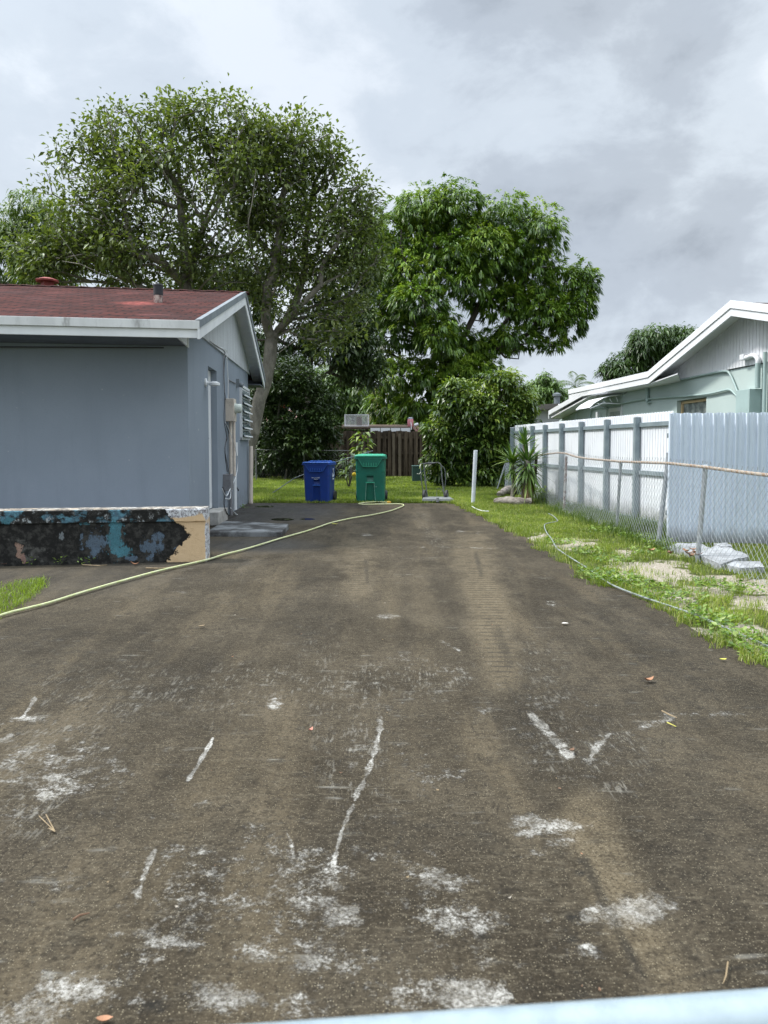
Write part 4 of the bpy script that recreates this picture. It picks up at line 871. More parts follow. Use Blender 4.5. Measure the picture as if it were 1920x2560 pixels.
def cpost(b0, t0, r, mt, **k):
    b = MB(); d = (t0-b0); b.tube([b0-d*.05, t0], r, 12); b.tube([t0-d*.012, t0+d*.004, t0+d*.02], [r*1.12, r*1.12, r*.4], 12); return b.build('post', mt, cf, smooth=True)
cpost(G(1410, 1278), D(1416, 1142, G(1410, 1278).y), .027, rustd.m)
cpost(Vector((XF, 11.1, 0)), D(1552, 1158, 11.0), .024, galv); q = G(1646, 1358)
cpost(q, D(1672, 1133, q.y), .031, galv); q2 = G(1744, 1400); cpost(q2, D(1764, 1166, q2.y), .027, galv)
cpost(G(1242, 1226), D(1263, 1160, G(1242, 1226).y), .024, galv)
cpost(Vector((XF, 5.2, 0)), Vector((XF, 5.2, 1.0)), .027, galv)
# woven wire, each wire a zigzag
Vv = []; Ff = []; P_ = .050; y = 4.2; wires = 0; rw = .0021
nrow = 24
def bend(y, z):
    return .025*mnoise.noise(Vector((y*.6, z*.9, 1.7)))+.01*mnoise.noise(Vector((y*2.2, z*2.5, 4.1)))
mbw = MB()
while y < 21.1:
    zr_, xr_ = railz(y); h = (zr_+.045)/nrow; pts = []
    leave = 0
    for k in range(nrow+1):
        side = 1 if (k+wires) % 2 else -1; zc_ = k*h
        yy_ = y+side*P_/2*1.04+.012*mnoise.noise(Vector((y*.8, zc_*2, 9)))
        pts.append(Vector((xr_-.026+bend(y, zc_)*math.sin(math.pi*min(zc_/1.0, 1))+.0025*side, yy_, zc_+.014*mnoise.noise(Vector((y*1.3, zc_, 5))))))
    pts.append(pts[-1]+Vector((random.uniform(-.008, .008), random.uniform(-.012, .012), .022)))
    b0 = len(Vv); n_ = 3
    for i, p in enumerate(pts):
        for a in range(n_):
            an = 2*math.pi*a/n_+.5; Vv.append((p.x+rw*math.cos(an), p.y+rw*math.sin(an)*.9, p.z+rw*math.sin(an)*.6))
    for i in range(len(pts)-1):
        for a in range(n_): Ff.append((b0+i*n_+a, b0+i*n_+(a+1) % n_, b0+(i+1)*n_+(a+1) % n_, b0+(i+1)*n_+a))
    wires += 1; y += P_/1.0*.5*2*.5*2 if False else P_*1.0
    # neighbour wires share the touching knuckles: pitch equals diamond width
npmesh('wire_mesh', np.array(Vv), np.array(Ff), galv, cf)
# ================================================================ wheeled bins
def rrect(w, d, r, n=4):
    pts = []
    for cx, cy, a0 in ((w/2-r, d/2-r, 0), (-w/2+r, d/2-r, 90), (-w/2+r, -d/2+r, 180), (w/2-r, -d/2+r, 270)):
        for k in range(n+1): a = math.radians(a0+90*k/n); pts.append((cx+r*math.cos(a), cy+r*math.sin(a)))
    return pts
def loft(b, secs, T):
    n = len(secs[0][0]); vs = []
    for pts, z, oy in secs: vs += [T(Vector((x, y+oy, z))) for x, y in pts]
    m_ = len(secs); fs = [(i*n+k, i*n+(k+1) % n, (i+1)*n+(k+1) % n, (i+1)*n+k) for i in range(m_-1) for k in range(n)]
    fs += [tuple(range(n-1, -1, -1)), tuple((m_-1)*n+k for k in range(n))]; b.add(vs, fs); return b
def make_bin(base, rot, W_, Dp, H, wb, mcol, mlid, mdark, label, text=None, worn=None, openlid=False):
    t = thing('wheeled_bin', tuple(base), label, 'bin', 'wheeled bins at the end of the drive')
    R = Matrix.Rotation(rot, 3, 'Z'); T = lambda v: base+R@v
    wt = W_*.90; db = Dp*.72; dt = Dp*.86; hb = H*.90
    b = MB(); rows = []
    for f in (0.0, .03, .3, .6, .62, .97, 1.0):
        w = wb+(wt-wb)*f; d = db+(dt-db)*f; rows.append((rrect(w*(.97 if f == 0 else 1), d, .05), hb*f+.004, (Dp*.02)*(1-f)))
    loft(b, rows, T); body = b.build('body', mcol, t, smooth=False)
    for p in body.data.polygons: p.use_smooth = False
    fy = lambda z: -(db+(dt-db)*(z/hb))/2+(Dp*.02)*(1-z/hb)               # front face y at height z
    # boolean recesses in the front
    cut = MB()
    z0, z1 = H*.015, H*.40; w2 = W_*.125; w3 = W_*.105
    cut.hexa([T(Vector(p)) for p in ((-w2, fy(z0)-.05, z0), (w2, fy(z0)-.05, z0), (w2, fy(z0)+.05, z0), (-w2, fy(z0)+.05, z0), (-w3, fy(z1)-.05, z1), (w3, fy(z1)-.05, z1), (w3, fy(z1)+.03, z1), (-w3, fy(z1)+.03, z1))])
    z0, z1 = H*.435, H*.555
    cut.hexa([T(Vector(p)) for p in ((-w3, fy(z0)-.05, z0), (w3, fy(z0)-.05, z0), (w3, fy(z0)+.02, z0), (-w3, fy(z0)+.02, z0), (-w3, fy(z1)-.05, z1), (w3, fy(z1)-.05, z1), (w3, fy(z1)+.07, z1), (-w3, fy(z1)+.07, z1))])
    for s in (-1, 1):   # shoulder notches
        zc_ = H*.635; xo = s*wt*.52; xi = s*wt*.25; yf = fy(zc_)
        cut.add([T(Vector(p)) for p in ((xo, yf-.05, zc_-.045), (xi, yf-.05, zc_-.04), (xo, yf+.05, zc_-.03), (xo, yf-.05, zc_+.05), (xi, yf-.05, zc_-.035), (xo, yf+.05, zc_+.005))], [(0, 1, 2), (3, 5, 4), (0, 3, 4, 1), (1, 4, 5, 2), (2, 5, 3, 0)])
    co = cut.build('cutter', mcol); md = body.modifiers.new('cut', 'BOOLEAN'); md.object = co; md.operation = 'DIFFERENCE'; md.solver = 'EXACT'
    dg = bpy.context.evaluated_depsgraph_get(); me = bpy.data.meshes.new_from_object(body.evaluated_get(dg)); body.modifiers.clear(); body.data = me
    bpy.data.objects.remove(co)
    # rim with the trapezoid lifting panel and its ribs
    b = MB(); loft(b, [(rrect(W_*.97, Dp*.93, .05), H*.895, 0), (rrect(W_*.985, Dp*.94, .05), H*.90, 0), (rrect(W_*.985, Dp*.94, .05), H*.935, 0)], T)
    zt_ = H*.90; zl = H*.745; ff = -Dp*.94/2
    b.prism([T(Vector(p)) for p in ((-W_*.36, ff+.004, zt_), (W_*.36, ff+.004, zt_), (W_*.215, ff+.012, zl), (-W_*.215, ff+.012, zl))], R@Vector((0, .045, 0)))
    rim = b.build('rim', mcol, t, bev=.006)
    b = MB()
    for k in range(6): x = (-.19+.076*k)*W_; b.box(T(Vector((x, ff+.004, H*.787))), (.010, .012, H*.07), rot)
    lw_ = .008
    for (xa, za, xb, zb) in ((-.36, zt_, -.215, zl), (-.215, zl, .215, zl), (.215, zl, .36, zt_)): b.bar(T(Vector((xa*W_, ff+.004, za))), T(Vector((xb*W_, ff+.006, zb))), .014, lw_)
    b.build('ribs', mlid, rim); b = MB()
    b.bar(T(Vector((-w3-.02, fy(H*.418)-.003, H*.418))), T(Vector((w3+.02, fy(H*.418)-.003, H*.418))), .012, .022)
    b.build('grab_bar', mlid, t)
    # lid
    b = MB(); tl = .03 if openlid else 0
    loft(b, [(rrect(W_*.94, Dp*.93, .05), H*.937, -.01), (rrect(W_*1.0*.95, Dp*.95, .06), H*.955+tl*.2, -.012), (rrect(W_*.93, Dp*.92, .06), H*.972+tl*.4, -.01)], T)
    if openlid: loft(b, [(rrect(W_*.90, Dp*.9, .06), H*.965, .01), (rrect(W_*.88, Dp*.86, .06), H*.985, .01), (rrect(W_*.70, Dp*.66, .06), H*1.0, .02)], T)
    else:
        for x in (-.28*W_, -.02*W_, .34*W_): b.box(T(Vector((x, 0, H*.978))), (.02, Dp*.75, .02), rot)
        b.box(T(Vector((.03*W_, Dp*.30, H*.99))), (W_*.66, .03, .02), rot); b.tube([T(Vector((-W_*.28, -.1, H*.985))), T(Vector((-W_*.28, .1, H*.985)))], .02, 8)
    b.build('lid', mlid, t, bev=.008)
    b = MB(); b.tube([T(Vector((-W_*.38, Dp*.47, H*.93))), T(Vector((W_*.38, Dp*.47, H*.93)))], .016, 8); b.build('handle', mcol, t)
    for s in (-1, 1):
        b = MB(); b.lathe(T(Vector((s*(wb/2-.005), Dp*.34, .125))), [(.03, 0), (.115, .0), (.125, .01), (.125, .045), (.115, .055), (.05, .05)], 20, R@Vector((s, 0, 0))); b.build('wheel', M_['black'], t)
    if text:
        for i, (tx, zz_, sz) in enumerate(text):
            cu = bpy.data.curves.new('lettering', 'FONT'); cu.body = tx; cu.align_x = 'CENTER'; cu.size = sz; cu.extrude = .0008
            to = bpy.data.objects.new('lettering', cu); COL.objects.link(to); dg = bpy.context.evaluated_depsgraph_get(); dg.update()
            me = bpy.data.meshes.new_from_object(to.evaluated_get(dg)); bpy.data.objects.remove(to)
            o = bpy.data.objects.new('lettering', me); COL.objects.link(o); me.materials.append(mdark); o.parent = t
            tilt = math.atan2(fy(0)-fy(hb), hb)
            o.rotation_euler = (math.pi/2+tilt*0+.06, 0, rot); o.location = R@Vector((-.015, fy(zz_)-.006, zz_))
    if worn:
        b = MB()
        for (xa, za, xb, zb, w) in worn: b.bar(T(Vector((xa, fy(za)-.002, za))), T(Vector((xb, fy(zb)-.002, zb))), .006, w)
        b.build('worn_edge', pm('scuffed_plastic', (.34, .50, .44), (.16, .36, .29), 30, .7), t)
    return t
def plastic(name, c, c2): return pm(name, c, c2, 3, .42, bump=.1, bscale=200, bdist=.002, dirt=.45, dirtcol=tuple(x*.6+.03 for x in c))
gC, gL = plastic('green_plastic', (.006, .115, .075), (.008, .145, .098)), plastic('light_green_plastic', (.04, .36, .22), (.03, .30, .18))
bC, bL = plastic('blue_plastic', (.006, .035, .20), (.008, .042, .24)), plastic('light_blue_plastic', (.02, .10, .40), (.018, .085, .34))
gb_ = G(927, 1257); gs = gb_.y/F
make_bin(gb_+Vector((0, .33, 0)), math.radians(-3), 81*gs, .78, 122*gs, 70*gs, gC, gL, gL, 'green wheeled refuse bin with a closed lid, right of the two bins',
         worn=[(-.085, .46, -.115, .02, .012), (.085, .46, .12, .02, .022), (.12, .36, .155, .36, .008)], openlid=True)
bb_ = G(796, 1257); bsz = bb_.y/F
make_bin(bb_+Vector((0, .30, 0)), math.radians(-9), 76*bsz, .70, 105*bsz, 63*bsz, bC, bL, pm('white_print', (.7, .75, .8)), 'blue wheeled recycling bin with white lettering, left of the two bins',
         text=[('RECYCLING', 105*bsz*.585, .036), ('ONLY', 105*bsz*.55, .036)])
o_ = [x for x in bpy.data.objects if x.name.startswith('wheeled_bin')][-1]
# white logo mark on the blue bin's right flank
R = Matrix.Rotation(math.radians(-9), 3, 'Z'); b = MB(); bp = bb_+Vector((0, .30, 0))
for (y0, z0, y1, z1, w) in ((-.02, .76, .06, .62, .03), (.06, .62, -.06, .58, .03), (-.08, .66, -.06, .58, .02), (-.07, .53, .07, .53, .025)):
    b.bar(bp+R@Vector((.326-.0*z0, y0, z0)), bp+R@Vector((.322, y1, z1)), .012, w)
b.build('logo', pm('white_print_side', (.6, .65, .7)), o_)
# ---------------------------------------------------------------- pole leaning behind the bins
b = MB(); pa_ = D(640, 1188, 19.5); pb2 = D(932, 1127, 18.6); pa_ = D(735, 1196, 19.4); b.tube([Vector((pa_.x-.6, pa_.y+.1, .03)), pa_, D(830, 1158, 19.0), pb2], .013, 8); b.tube([pb2+Vector((-.12, .02, .0)), pb2+Vector((-.12, .05, -1.25))], .02, 8)
b.build('metal_pole', M_['greymetal'], None, loc=(pa_.x, pa_.y, 0), smooth=True, label='long thin grey metal pole sloping up behind the two wheeled bins', cat='pole')
# ================================================================ hoses
def crv(P, sub=6):
    Q = []
    for i in range(len(P)-1):
        p0, p1, p2, p3 = P[max(i-1, 0)], P[i], P[i+1], P[min(i+2, len(P)-1)]
        for k in range(sub): t = k/sub; Q.append(.5*((2*p1)+(-p0+p2)*t+(2*p0-5*p1+4*p2-p3)*t*t+(-p0+3*p1-3*p2+p3)*t**3))
    return Q+[P[-1]]
hp = [(-420, 1690), (-200, 1603), (0, 1538), (60, 1522), (120, 1507), (200, 1482), (300, 1453), (400, 1426), (470, 1410), (521, 1398), (560, 1386), (600, 1376), (648, 1362), (700, 1346), (764, 1328), (800, 1316), (830, 1306), (880, 1295), (930, 1287), (975, 1277),
      (1000, 1268), (1009, 1263.5), (1003, 1260.6), (975, 1260.2), (940, 1261), (905, 1261.3), (897, 1259.6), (904, 1257.8), (920, 1256), (945, 1255), (968, 1256.2)]
HPS = [G(x, y, .017) for x, y in hp]
for i_, p in enumerate(HPS): p.z = .015 if i_ < 22 else .02
m = NM('lime_hose', .5, spec=.4); nn_ = m.noise(25, 5); m.col(m.mix(m.step(nn_, .35, .65), (.48, .52, .24), (.56, .57, .36)))
hose = thing('garden_hose', tuple(G(521, 1398)), 'long pale lime green garden hose running diagonally across the dark driveway', 'hose')
MB().tube(crv(HPS), .0112, 8).build('tube', m.m, hose, smooth=True)
e0 = HPS[-1]; dd = (G(983, 1256)-e0).normalized()
MB().tube([e0, e0+dd*.03, e0+dd*.05, e0+dd*.07, e0+dd*.09, e0+dd*.11, e0+dd*.14], [.022, .03, .022, .03, .03, .02, .026], 10).build('nozzle', pm('yellow_plastic', (.62, .36, .04)), hose)
h2 = [(1371, 1284), (1382, 1289), (1393, 1300), (1390, 1304), (1366, 1309), (1361, 1316), (1367, 1332), (1378, 1346), (1391, 1369), (1405, 1380), (1426, 1394), (1460, 1415), (1484, 1432), (1530, 1462), (1600, 1490), (1681, 1517), (1748, 1541), (1853, 1587), (1920, 1616), (2050, 1680)]
MB().tube(crv([G(x, y, .022) for x, y in h2]), .0082, 8).build('garden_hose', pm('grey_white_hose', (.25, .28, .27), (.15, .17, .165), 20, .5), None, loc=tuple(G(1426, 1394)), smooth=True,
    label='thin grey white hose lying in the grass along the right edge of the driveway', cat='hose')
h3 = [(1180, 1266), (1190, 1272), (1205, 1277), (1222, 1278)]
MB().tube(crv([G(x, y, .04) for x, y in h3]), .010, 6).build('garden_hose', pm('white_hose', (.6, .62, .6)), None, loc=tuple(G(1190, 1272)), smooth=True, label='short white hose end poking out of the grass near the white post', cat='hose')
# ---------------------------------------------------------------- white marker post
pb = G(1182, 1260); pt = D(1189, 1126, pb.y); b = MB(); b.tube([pb-Vector((0, 0, .1)), pt, pt+Vector((0, 0, .004))], [.043, .043, .036], 14)
b.build('post', pm('white_painted_pipe', (.62, .66, .70), (.50, .53, .57), 5, .5, dirt=.3), None, loc=tuple(pb), smooth=True, label='white painted pipe post leaning slightly in the grass right of the wheeled frame', cat='post')
# ---------------------------------------------------------------- old wheeled lawn tool frame
mb_ = G(1085, 1255); mw = thing('hand_mower', tuple(mb_), 'old wheeled grass cutter with a tall bent black tube handle beside the green bin', 'mower'); Y0 = mb_.y; bt = pm('worn_dark_tube', (.07, .075, .075), (.13, .135, .135), 15, .5, metal=.3)
mg = pm('faded_grey_housing', (.11, .12, .12), (.17, .18, .18), 6, .6, dirt=.4)
b = MB(); a, c_ = D(1054, 1252, Y0-.1), D(1134, 1250, Y0-.1)
b.hexa([Vector((a.x, Y0-.22, .03)), Vector((c_.x, Y0-.22, .03)), Vector((c_.x-.06, Y0+.12, .03)), Vector((a.x+.04, Y0+.12, .03)), Vector((a.x+.01, Y0-.2, .09)), Vector((c_.x-.01, Y0-.2, .09)), Vector((c_.x-.08, Y0+.1, .12)), Vector((a.x+.06, Y0+.1, .12))])
b.build('deck', mg, mw, bev=.012)
b = MB(); cc = D(1094, 1250, Y0-.25); b.tube([Vector((cc.x, Y0-.26, .02)), Vector((cc.x, Y0-.26, .12))], .035, 10); b.box(Vector((cc.x, Y0-.24, .07)), (.05, .1, .05)); b.build('blade_hub', galv, mw)
for px in (1061, 1116):
    w_ = D(px, 1240, Y0+.12); b = MB(); ax_ = Vector((1, -.25, 0)).normalized(); b.lathe(Vector((w_.x, Y0+.12, .135))-ax_*.03, [(.05, 0), (.12, 0), (.135, .012), (.135, .05), (.12, .062), (.05, .062)], 22, ax_)
    wh_ = b.build('wheel', M_['black'], mw); b = MB(); b.lathe(Vector((w_.x, Y0+.12, .135))-ax_*.036, [(.05, 0), (.05, .074)], 14, ax_); b.build('hub', mg, wh_)
def P2(x, y, dy=0): return D(x, y, Y0+dy)
b = MB()
b.tube(crv([P2(1069, 1246, .05), P2(1064, 1205, .12), P2(1060, 1170, .2), P2(1060, 1161, .22), P2(1068, 1158, .23), P2(1085, 1157, .23), P2(1096, 1158, .23), P2(1102, 1163, .22), P2(1105, 1195, .15), P2(1111, 1244, .05)], 4), .014, 8)
b.tube(crv([P2(1058, 1236, .05), P2(1053, 1195, .1), P2(1052, 1162, .2), P2(1056, 1159, .2), P2(1066, 1160, .22)], 4), .010, 8); b.tube(crv([P2(1102, 1164, .22), P2(1111, 1172, .2), P2(1114, 1200, .15), P2(1111, 1222, .1), P2(1106, 1228, .1)], 4), .009, 6)
b.tube([P2(1068, 1246, .05), P2(1112, 1246, .05)], .012, 8); b.tube(crv([P2(1093, 1248, 0), P2(1092, 1228, .05), P2(1096, 1222, .05), P2(1106, 1226, .05), P2(1112, 1232, .05)], 4), .006, 6)
hd = b.build('handle', bt, mw, smooth=True)
b = MB(); b.tube([P2(1064, 1159, .2), P2(1080, 1159, .2)], .022, 10); b.tube([P2(1079, 1159, .2), P2(1096, 1156, .2)], .016, 8); b.build('grip', M_['black'], hd)
b = MB(); b.tube(crv([P2(1052, 1180, .12), P2(1048, 1185, .1), P2(1043, 1184, .08)], 4), .009, 6); b.build('lever', pm('pale_lever', (.4, .42, .35)), hd)
# ---------------------------------------------------------------- logs
bark = NM('weathered_bark', .9); n1 = bark.noise(7, 8, .7, stretch=(.4, 1, 1)); n2 = bark.noise(30, 6, .7)
bark.col(bark.mix(bark.step(bark.math('ADD', n1, bark.math('MULTIPLY', n2, .4)), .5, .85), (.10, .08, .065), (.36, .32, .28))); bark.bump(bark.math('ADD', n1, n2), 1, .03)
def log(pts, rs, label):
    b = MB(); Q = crv(pts, 5); R_ = np.interp(np.linspace(0, 1, len(Q)), np.linspace(0, 1, len(rs)), rs)
    b.tube(Q, [float(r)*(1+.18*mnoise.noise(p*3)) for r, p in zip(R_, Q)], 12); o = b.build('log', bark.m, None, loc=(pts[0].x, pts[0].y, 0), smooth=True, label=label, cat='log')
    for v in o.data.vertices: v.co += Vector((mnoise.noise(v.co*9), mnoise.noise(v.co*9+Vector((5, 0, 0))), mnoise.noise(v.co*9+Vector((0, 7, 0)))))*.02
a = G(1236, 1261); a.z = .07; c2_ = G(1322, 1264); c2_.z = .08
log([a, a.lerp(c2_, .35)+Vector((0, 0, .02)), a.lerp(c2_, .7)-Vector((0, .05, 0)), c2_+Vector((.05, 0, 0))], [.055, .085, .09, .10], 'weathered grey log lying at the foot of the spiky yucca, nearer of two')
a = G(1247, 1247); a.z = .1; c2_ = G(1290, 1240); c2_.z = .12
log([a, a.lerp(c2_, .5)+Vector((0, 0, .08)), c2_], [.06, .11, .09], 'short pale stump piece behind the longer log by the yucca')
# ---------------------------------------------------------------- broken paving slabs under the chain link
pavm = pm('pale_paving', (.36, .37, .38), (.22, .225, .23), 6, .9, bump=.9, bscale=30, bdist=.012, dirt=.7)
for i, (pts, z, lab) in enumerate([([(1672, 1374), (1690, 1366), (1752, 1366), (1782, 1378), (1745, 1392), (1718, 1388)], .05, 'flat pale broken slab under the chain link fence, leftmost piece'),
                          ([(1742, 1398), (1795, 1376), (1855, 1394), (1872, 1404), (1838, 1410), (1800, 1420)], .07, 'largest pale grey broken slab just right of the leaning fence post'),
                          ([(1785, 1373), (1816, 1371), (1832, 1382), (1800, 1383)], .10, 'small grey broken slab lying at the back of the slab pile'),
                          ([(1830, 1410), (1900, 1412), (1912, 1424), (1850, 1426), (1818, 1420)], .05, 'thin grey broken slab at the right end of the slab pile')]):
    R_ = []
    for (xa, ya), (xb, yb) in zip(pts, pts[1:]+pts[:1]):
        for k in range(4): R_.append(G(xa+(xb-xa)*k/4+random.uniform(-2.5, 2.5), ya+(yb-ya)*k/4+random.uniform(-.9, .9)))
    b = MB(); tl_ = Vector((random.uniform(-.03, .03), random.uniform(-.03, .03), 0)); n_ = len(R_); tops = [Vector((p.x, p.y, z*.75+(p-R_[0]).dot(tl_)+random.uniform(-.004, .004))) for p in R_]; cen_ = sum((t for t in tops), Vector())/n_+Vector((0, 0, .006))
    b.add([Vector((p.x, p.y, -.03)) for p in R_]+tops+[cen_], [(k_, (k_+1) % n_, n_+(k_+1) % n_, n_+k_) for k_ in range(n_)]+[(n_+k_, n_+(k_+1) % n_, 2*n_) for k_ in range(n_)])
    b.build('paving_slab', pavm, None, bev=0, loc=tuple(G(*pts[0])), label=lab, cat='slab', group='broken slabs by the chain link fence')
# ---------------------------------------------------------------- green utility box, pad
ub = G(1052, 1202); ub.y = 26; b = MB(); x0, x1 = D(1031, 1180, 26).x, D(1074, 1180, 26).x; zt_ = D(1050, 1167, 26).z; b.box(((x0+x1)/2, 26.3, zt_/2), (x1-x0, .6, zt_)); b.box(((x0+x1)/2, 26.3, zt_+.02), (x1-x0+.04, .64, .04))
b.build('utility_box', pm('dark_green_metal', (.02, .055, .05), (.03, .07, .06), 3, .5), None, bev=.02, loc=((x0+x1)/2, 26.3, 0), label='dark green utility box in the lawn behind the wheeled grass cutter', cat='utility box')
# ================================================================ foreground gate (only its top rail is in the photograph)
q0, q1 = D(880, 2562, .60), D(1920, 2488, .655)
gd = (q1-q0); gd.z = 0; zr0 = (q0.z+q1.z)/2; gr_ = .026; gdn = gd.normalized()
gt = thing('gate', (q0.x, q0.y, 0), 'pale blue painted metal gate rail, out of focus right in front of the camera', 'gate')
gm = pm('glossy_pale_blue_paint', (.27, .325, .355), (.22, .27, .30), 25, .3, bump=.1)
L0 = q0-gdn*.62; L1 = q1+gdn*.6; L0.z = q0.z-gr_-(.0); L1.z = q0.z-gr_+ (q1.z-q0.z)/(gd.length)*(L1-q0).length*1.0
L0.z = q0.z-gr_-(q1.z-q0.z)/gd.length*.62
MB().tube([L0, L1], gr_, 20).build('top_rail', gm, gt, smooth=True)
B0_, B1_ = Vector((L0.x, L0.y, .1)), Vector((L1.x, L1.y, .1)); MB().tube([B0_, B1_], gr_, 12).build('bottom_rail', gm, gt, smooth=True)
MB().tube([Vector((L0.x, L0.y, .05)), L0], gr_, 12).build('upright', gm, gt, smooth=True); MB().tube([Vector((L1.x, L1.y, .05)), L1], gr_, 12).build('upright', gm, gt, smooth=True)
# ================================================================ back fence, shed and what stands on it
YB = 30.5; wood = NM('weathered_dark_wood', .85, spec=.25); n1 = wood.noise(2.2, 6, .65, stretch=(4, 4, .35)); n2 = wood.noise(9, 6, .7, stretch=(3, 3, .2))
wood.col(wood.mix(wood.step(n1, .35, .7), (.030, .022, .015), (.125, .094, .066))); wood.b.inputs['Roughness'].default_value = .85; wood.bump(n2, .5, .01)
woodl = pm('pale_weathered_wood', (.15, .12, .085), (.09, .07, .05), 6, .85, stretch=(3, 3, .3))
bf = thing('wooden_fence', (0, YB, 0), 'dark weathered shadowbox wooden fence closing the back of the yard', 'fence')
b = MB(); x = D(600, 1100, YB).x; xe_ = D(1110, 1100, YB).x; i = 0
while x < xe_:
    zt_ = D(960, 1078, YB).z+random.uniform(-.04, .03); yo = -.05 if i % 2 else .06; w = .14+random.uniform(-.008, .008)
    zt_ -= 0 if (x > D(830, 0, YB).x) else .0
    b.box((x, YB+yo, zt_/2), (w, .02, zt_)); x += .108; i += 1
b.build('board_panel', wood.m, bf)
for px in (850, 984, 999, 1075, 700, 640): xx = D(px, 1100, YB).x; zt_ = D(px, 1084 if px != 1075 else 1072, YB).z; MB().box((xx, YB-.1, zt_/2), (.10, .10, zt_)).build('post', woodl, bf)
for zz_ in (.3, 1.0, 1.65): MB().box(((D(600, 0, YB).x+xe_)/2, YB+.005, zz_), (xe_-D(600, 0, YB).x, .05, .09)).build('rail', wood.m, bf)
# thin wire fence before it
b = MB(); yw = 27.5; wl = D(632, 1124, yw), D(882, 1127, yw)
wf2 = thing('wire_fence', (wl[0].x, yw, 0), 'low old wire fence with a thin rail in the dark under the shrubs', 'fence')
MB().tube([wl[0], wl[1]], .015, 6).build('rail', M_['greybox'], wf2)
for px in (640, 760, 878): p = D(px, 1125, yw); MB().tube([Vector((p.x, yw, 0)), p], .022, 8).build('post', M_['greybox'], wf2)
b = MB(); xx = wl[0].x; k = 0
while xx < wl[1].x:
    P = [Vector((xx+(.05 if j % 2 else -.05), yw, j*.1)) for j in range(12)]; b.tube(P, .003, 3, cap=False); xx += .10
b.build('wire_mesh', M_['greybox'], wf2)
YS = 32.0; sx0, sx1 = D(835, 1065, YS), D(1040, 1065, YS)
sh = thing('shed', ((sx0.x+sx1.x)/2, YS, 0), 'low flat roofed shed just behind the wooden fence with white roof edge panels', 'shed')
zr1 = D(900, 1067, YS).z; zr2 = D(1030, 1067, YS).z
rb = MB(); rb.hexa([(sx0.x, YS, zr1-.1), (sx1.x, YS, zr1-.12), (sx1.x, YS+3.5, zr1+.1), (sx0.x, YS+3.5, zr1+.1), (sx0.x, YS, zr1), (sx1.x, YS, zr1-.01), (sx1.x, YS+3.5, zr1+.2), (sx0.x, YS+3.5, zr1+.2)])
rb.build('roof', pm('leaf_strewn_roof', (.09, .055, .04), (.16, .12, .09), 8, .95, bump=.8, bscale=20, bdist=.03), sh)
MB().box(((sx0.x+sx1.x)/2, YS+1.8, (zr1-.15)/2), (sx1.x-sx0.x-.3, 3.2, zr1-.15)).build('wall', wood.m, sh)
MB().box(((sx0.x+D(1005, 0, YS).x)/2, YS-.01, zr1-.03), (D(1005, 0, YS).x-sx0.x, .03, .05)).build('roof_edge', woodl, sh)
for k, px in enumerate((925, 951, 977, 1003)): x0_, x1_ = D(px, 0, YS).x, D(px+25, 0, YS).x; z1_, z0_ = D(px, 1070, YS).z, D(px, 1083, YS).z; MB().box(((x0_+x1_)/2, YS-.05, (z0_+z1_)/2), (x1_-x0_-.012, .02, z1_-z0_)).build('edge_panel', wht, sh)
# cage
c0, c1 = D(862, 1060, YS+.6), D(921, 1037, YS+.6); cg_ = thing('wire_cage', (c0.x, YS+.6, c0.z), 'white wire animal cage standing on the shed roof', 'cage')
b = MB(); x0_, x1_, z0_, z1_ = c0.x, c1.x, zr1+.05, c1.z; yf_, yb_ = YS+.6, YS+1.1
for (x, y) in ((x0_, yf_), (x1_, yf_), (x0_, yb_), (x1_, yb_)): b.tube([Vector((x, y, z0_)), Vector((x, y, z1_))], .022, 6)
for z in (z0_, z1_):
    for y in (yf_, yb_): b.tube([Vector((x0_, y, z)), Vector((x1_, y, z))], .018, 6)
    for x in (x0_, x1_): b.tube([Vector((x, yf_, z)), Vector((x, yb_, z))], .018, 6)
b.build('frame', wht, cg_); b = MB()
for k in range(1, 20): x = x0_+(x1_-x0_)*k/20; [b.tube([Vector((x, y, z0_)), Vector((x, y, z1_))], .007, 4) for y in (yf_, yb_)]; b.tube([Vector((x, yf_, z1_)), Vector((x, yb_, z1_))], .007, 4)
b.build('bars', wht, cg_)
b = MB(); b.box(((x0_*.4+x1_*.6), yf_+.25, (z0_+z1_)/2-.02), (.25, .2, (z1_-z0_)*.8)); b.build('nest_box', pm('brown_box', (.16, .11, .09)), cg_, bev=.01)
# pink cooler
ck = D(1026, 1063, YS+.4); s_c = ck.y/F; ckz = zr1+.02; cl_t = thing('water_cooler', (ck.x, ck.y, ckz), 'pink plastic drink cooler with grey lid on the end of the shed roof', 'cooler')
MB().lathe((ck.x, ck.y, ckz), [(6.5*s_c, 0), (7.5*s_c, .03), (7.6*s_c, 14*s_c), (7*s_c, 17*s_c), (6.5*s_c, 19*s_c)], 18).build('barrel', pm('pink_plastic', (.62, .24, .27), (.55, .20, .23), 3, .5), cl_t, smooth=True)
MB().lathe((ck.x, ck.y, ckz+19*s_c), [(6.8*s_c, 0), (6.8*s_c, 2*s_c), (4*s_c, 3.4*s_c), (3*s_c, 4*s_c)], 18).build('lid', pm('grey_lid', (.35, .36, .42)), cl_t, smooth=True)
b = MB(); b.tube([Vector((ck.x+.02, ck.y-.14, ckz+.2)), Vector((ck.x+.02, ck.y-.42, ckz-.02)), Vector((ck.x+.02, ck.y-.5, ckz-.15))], .012, 6); b.build('strap', wht, cl_t)
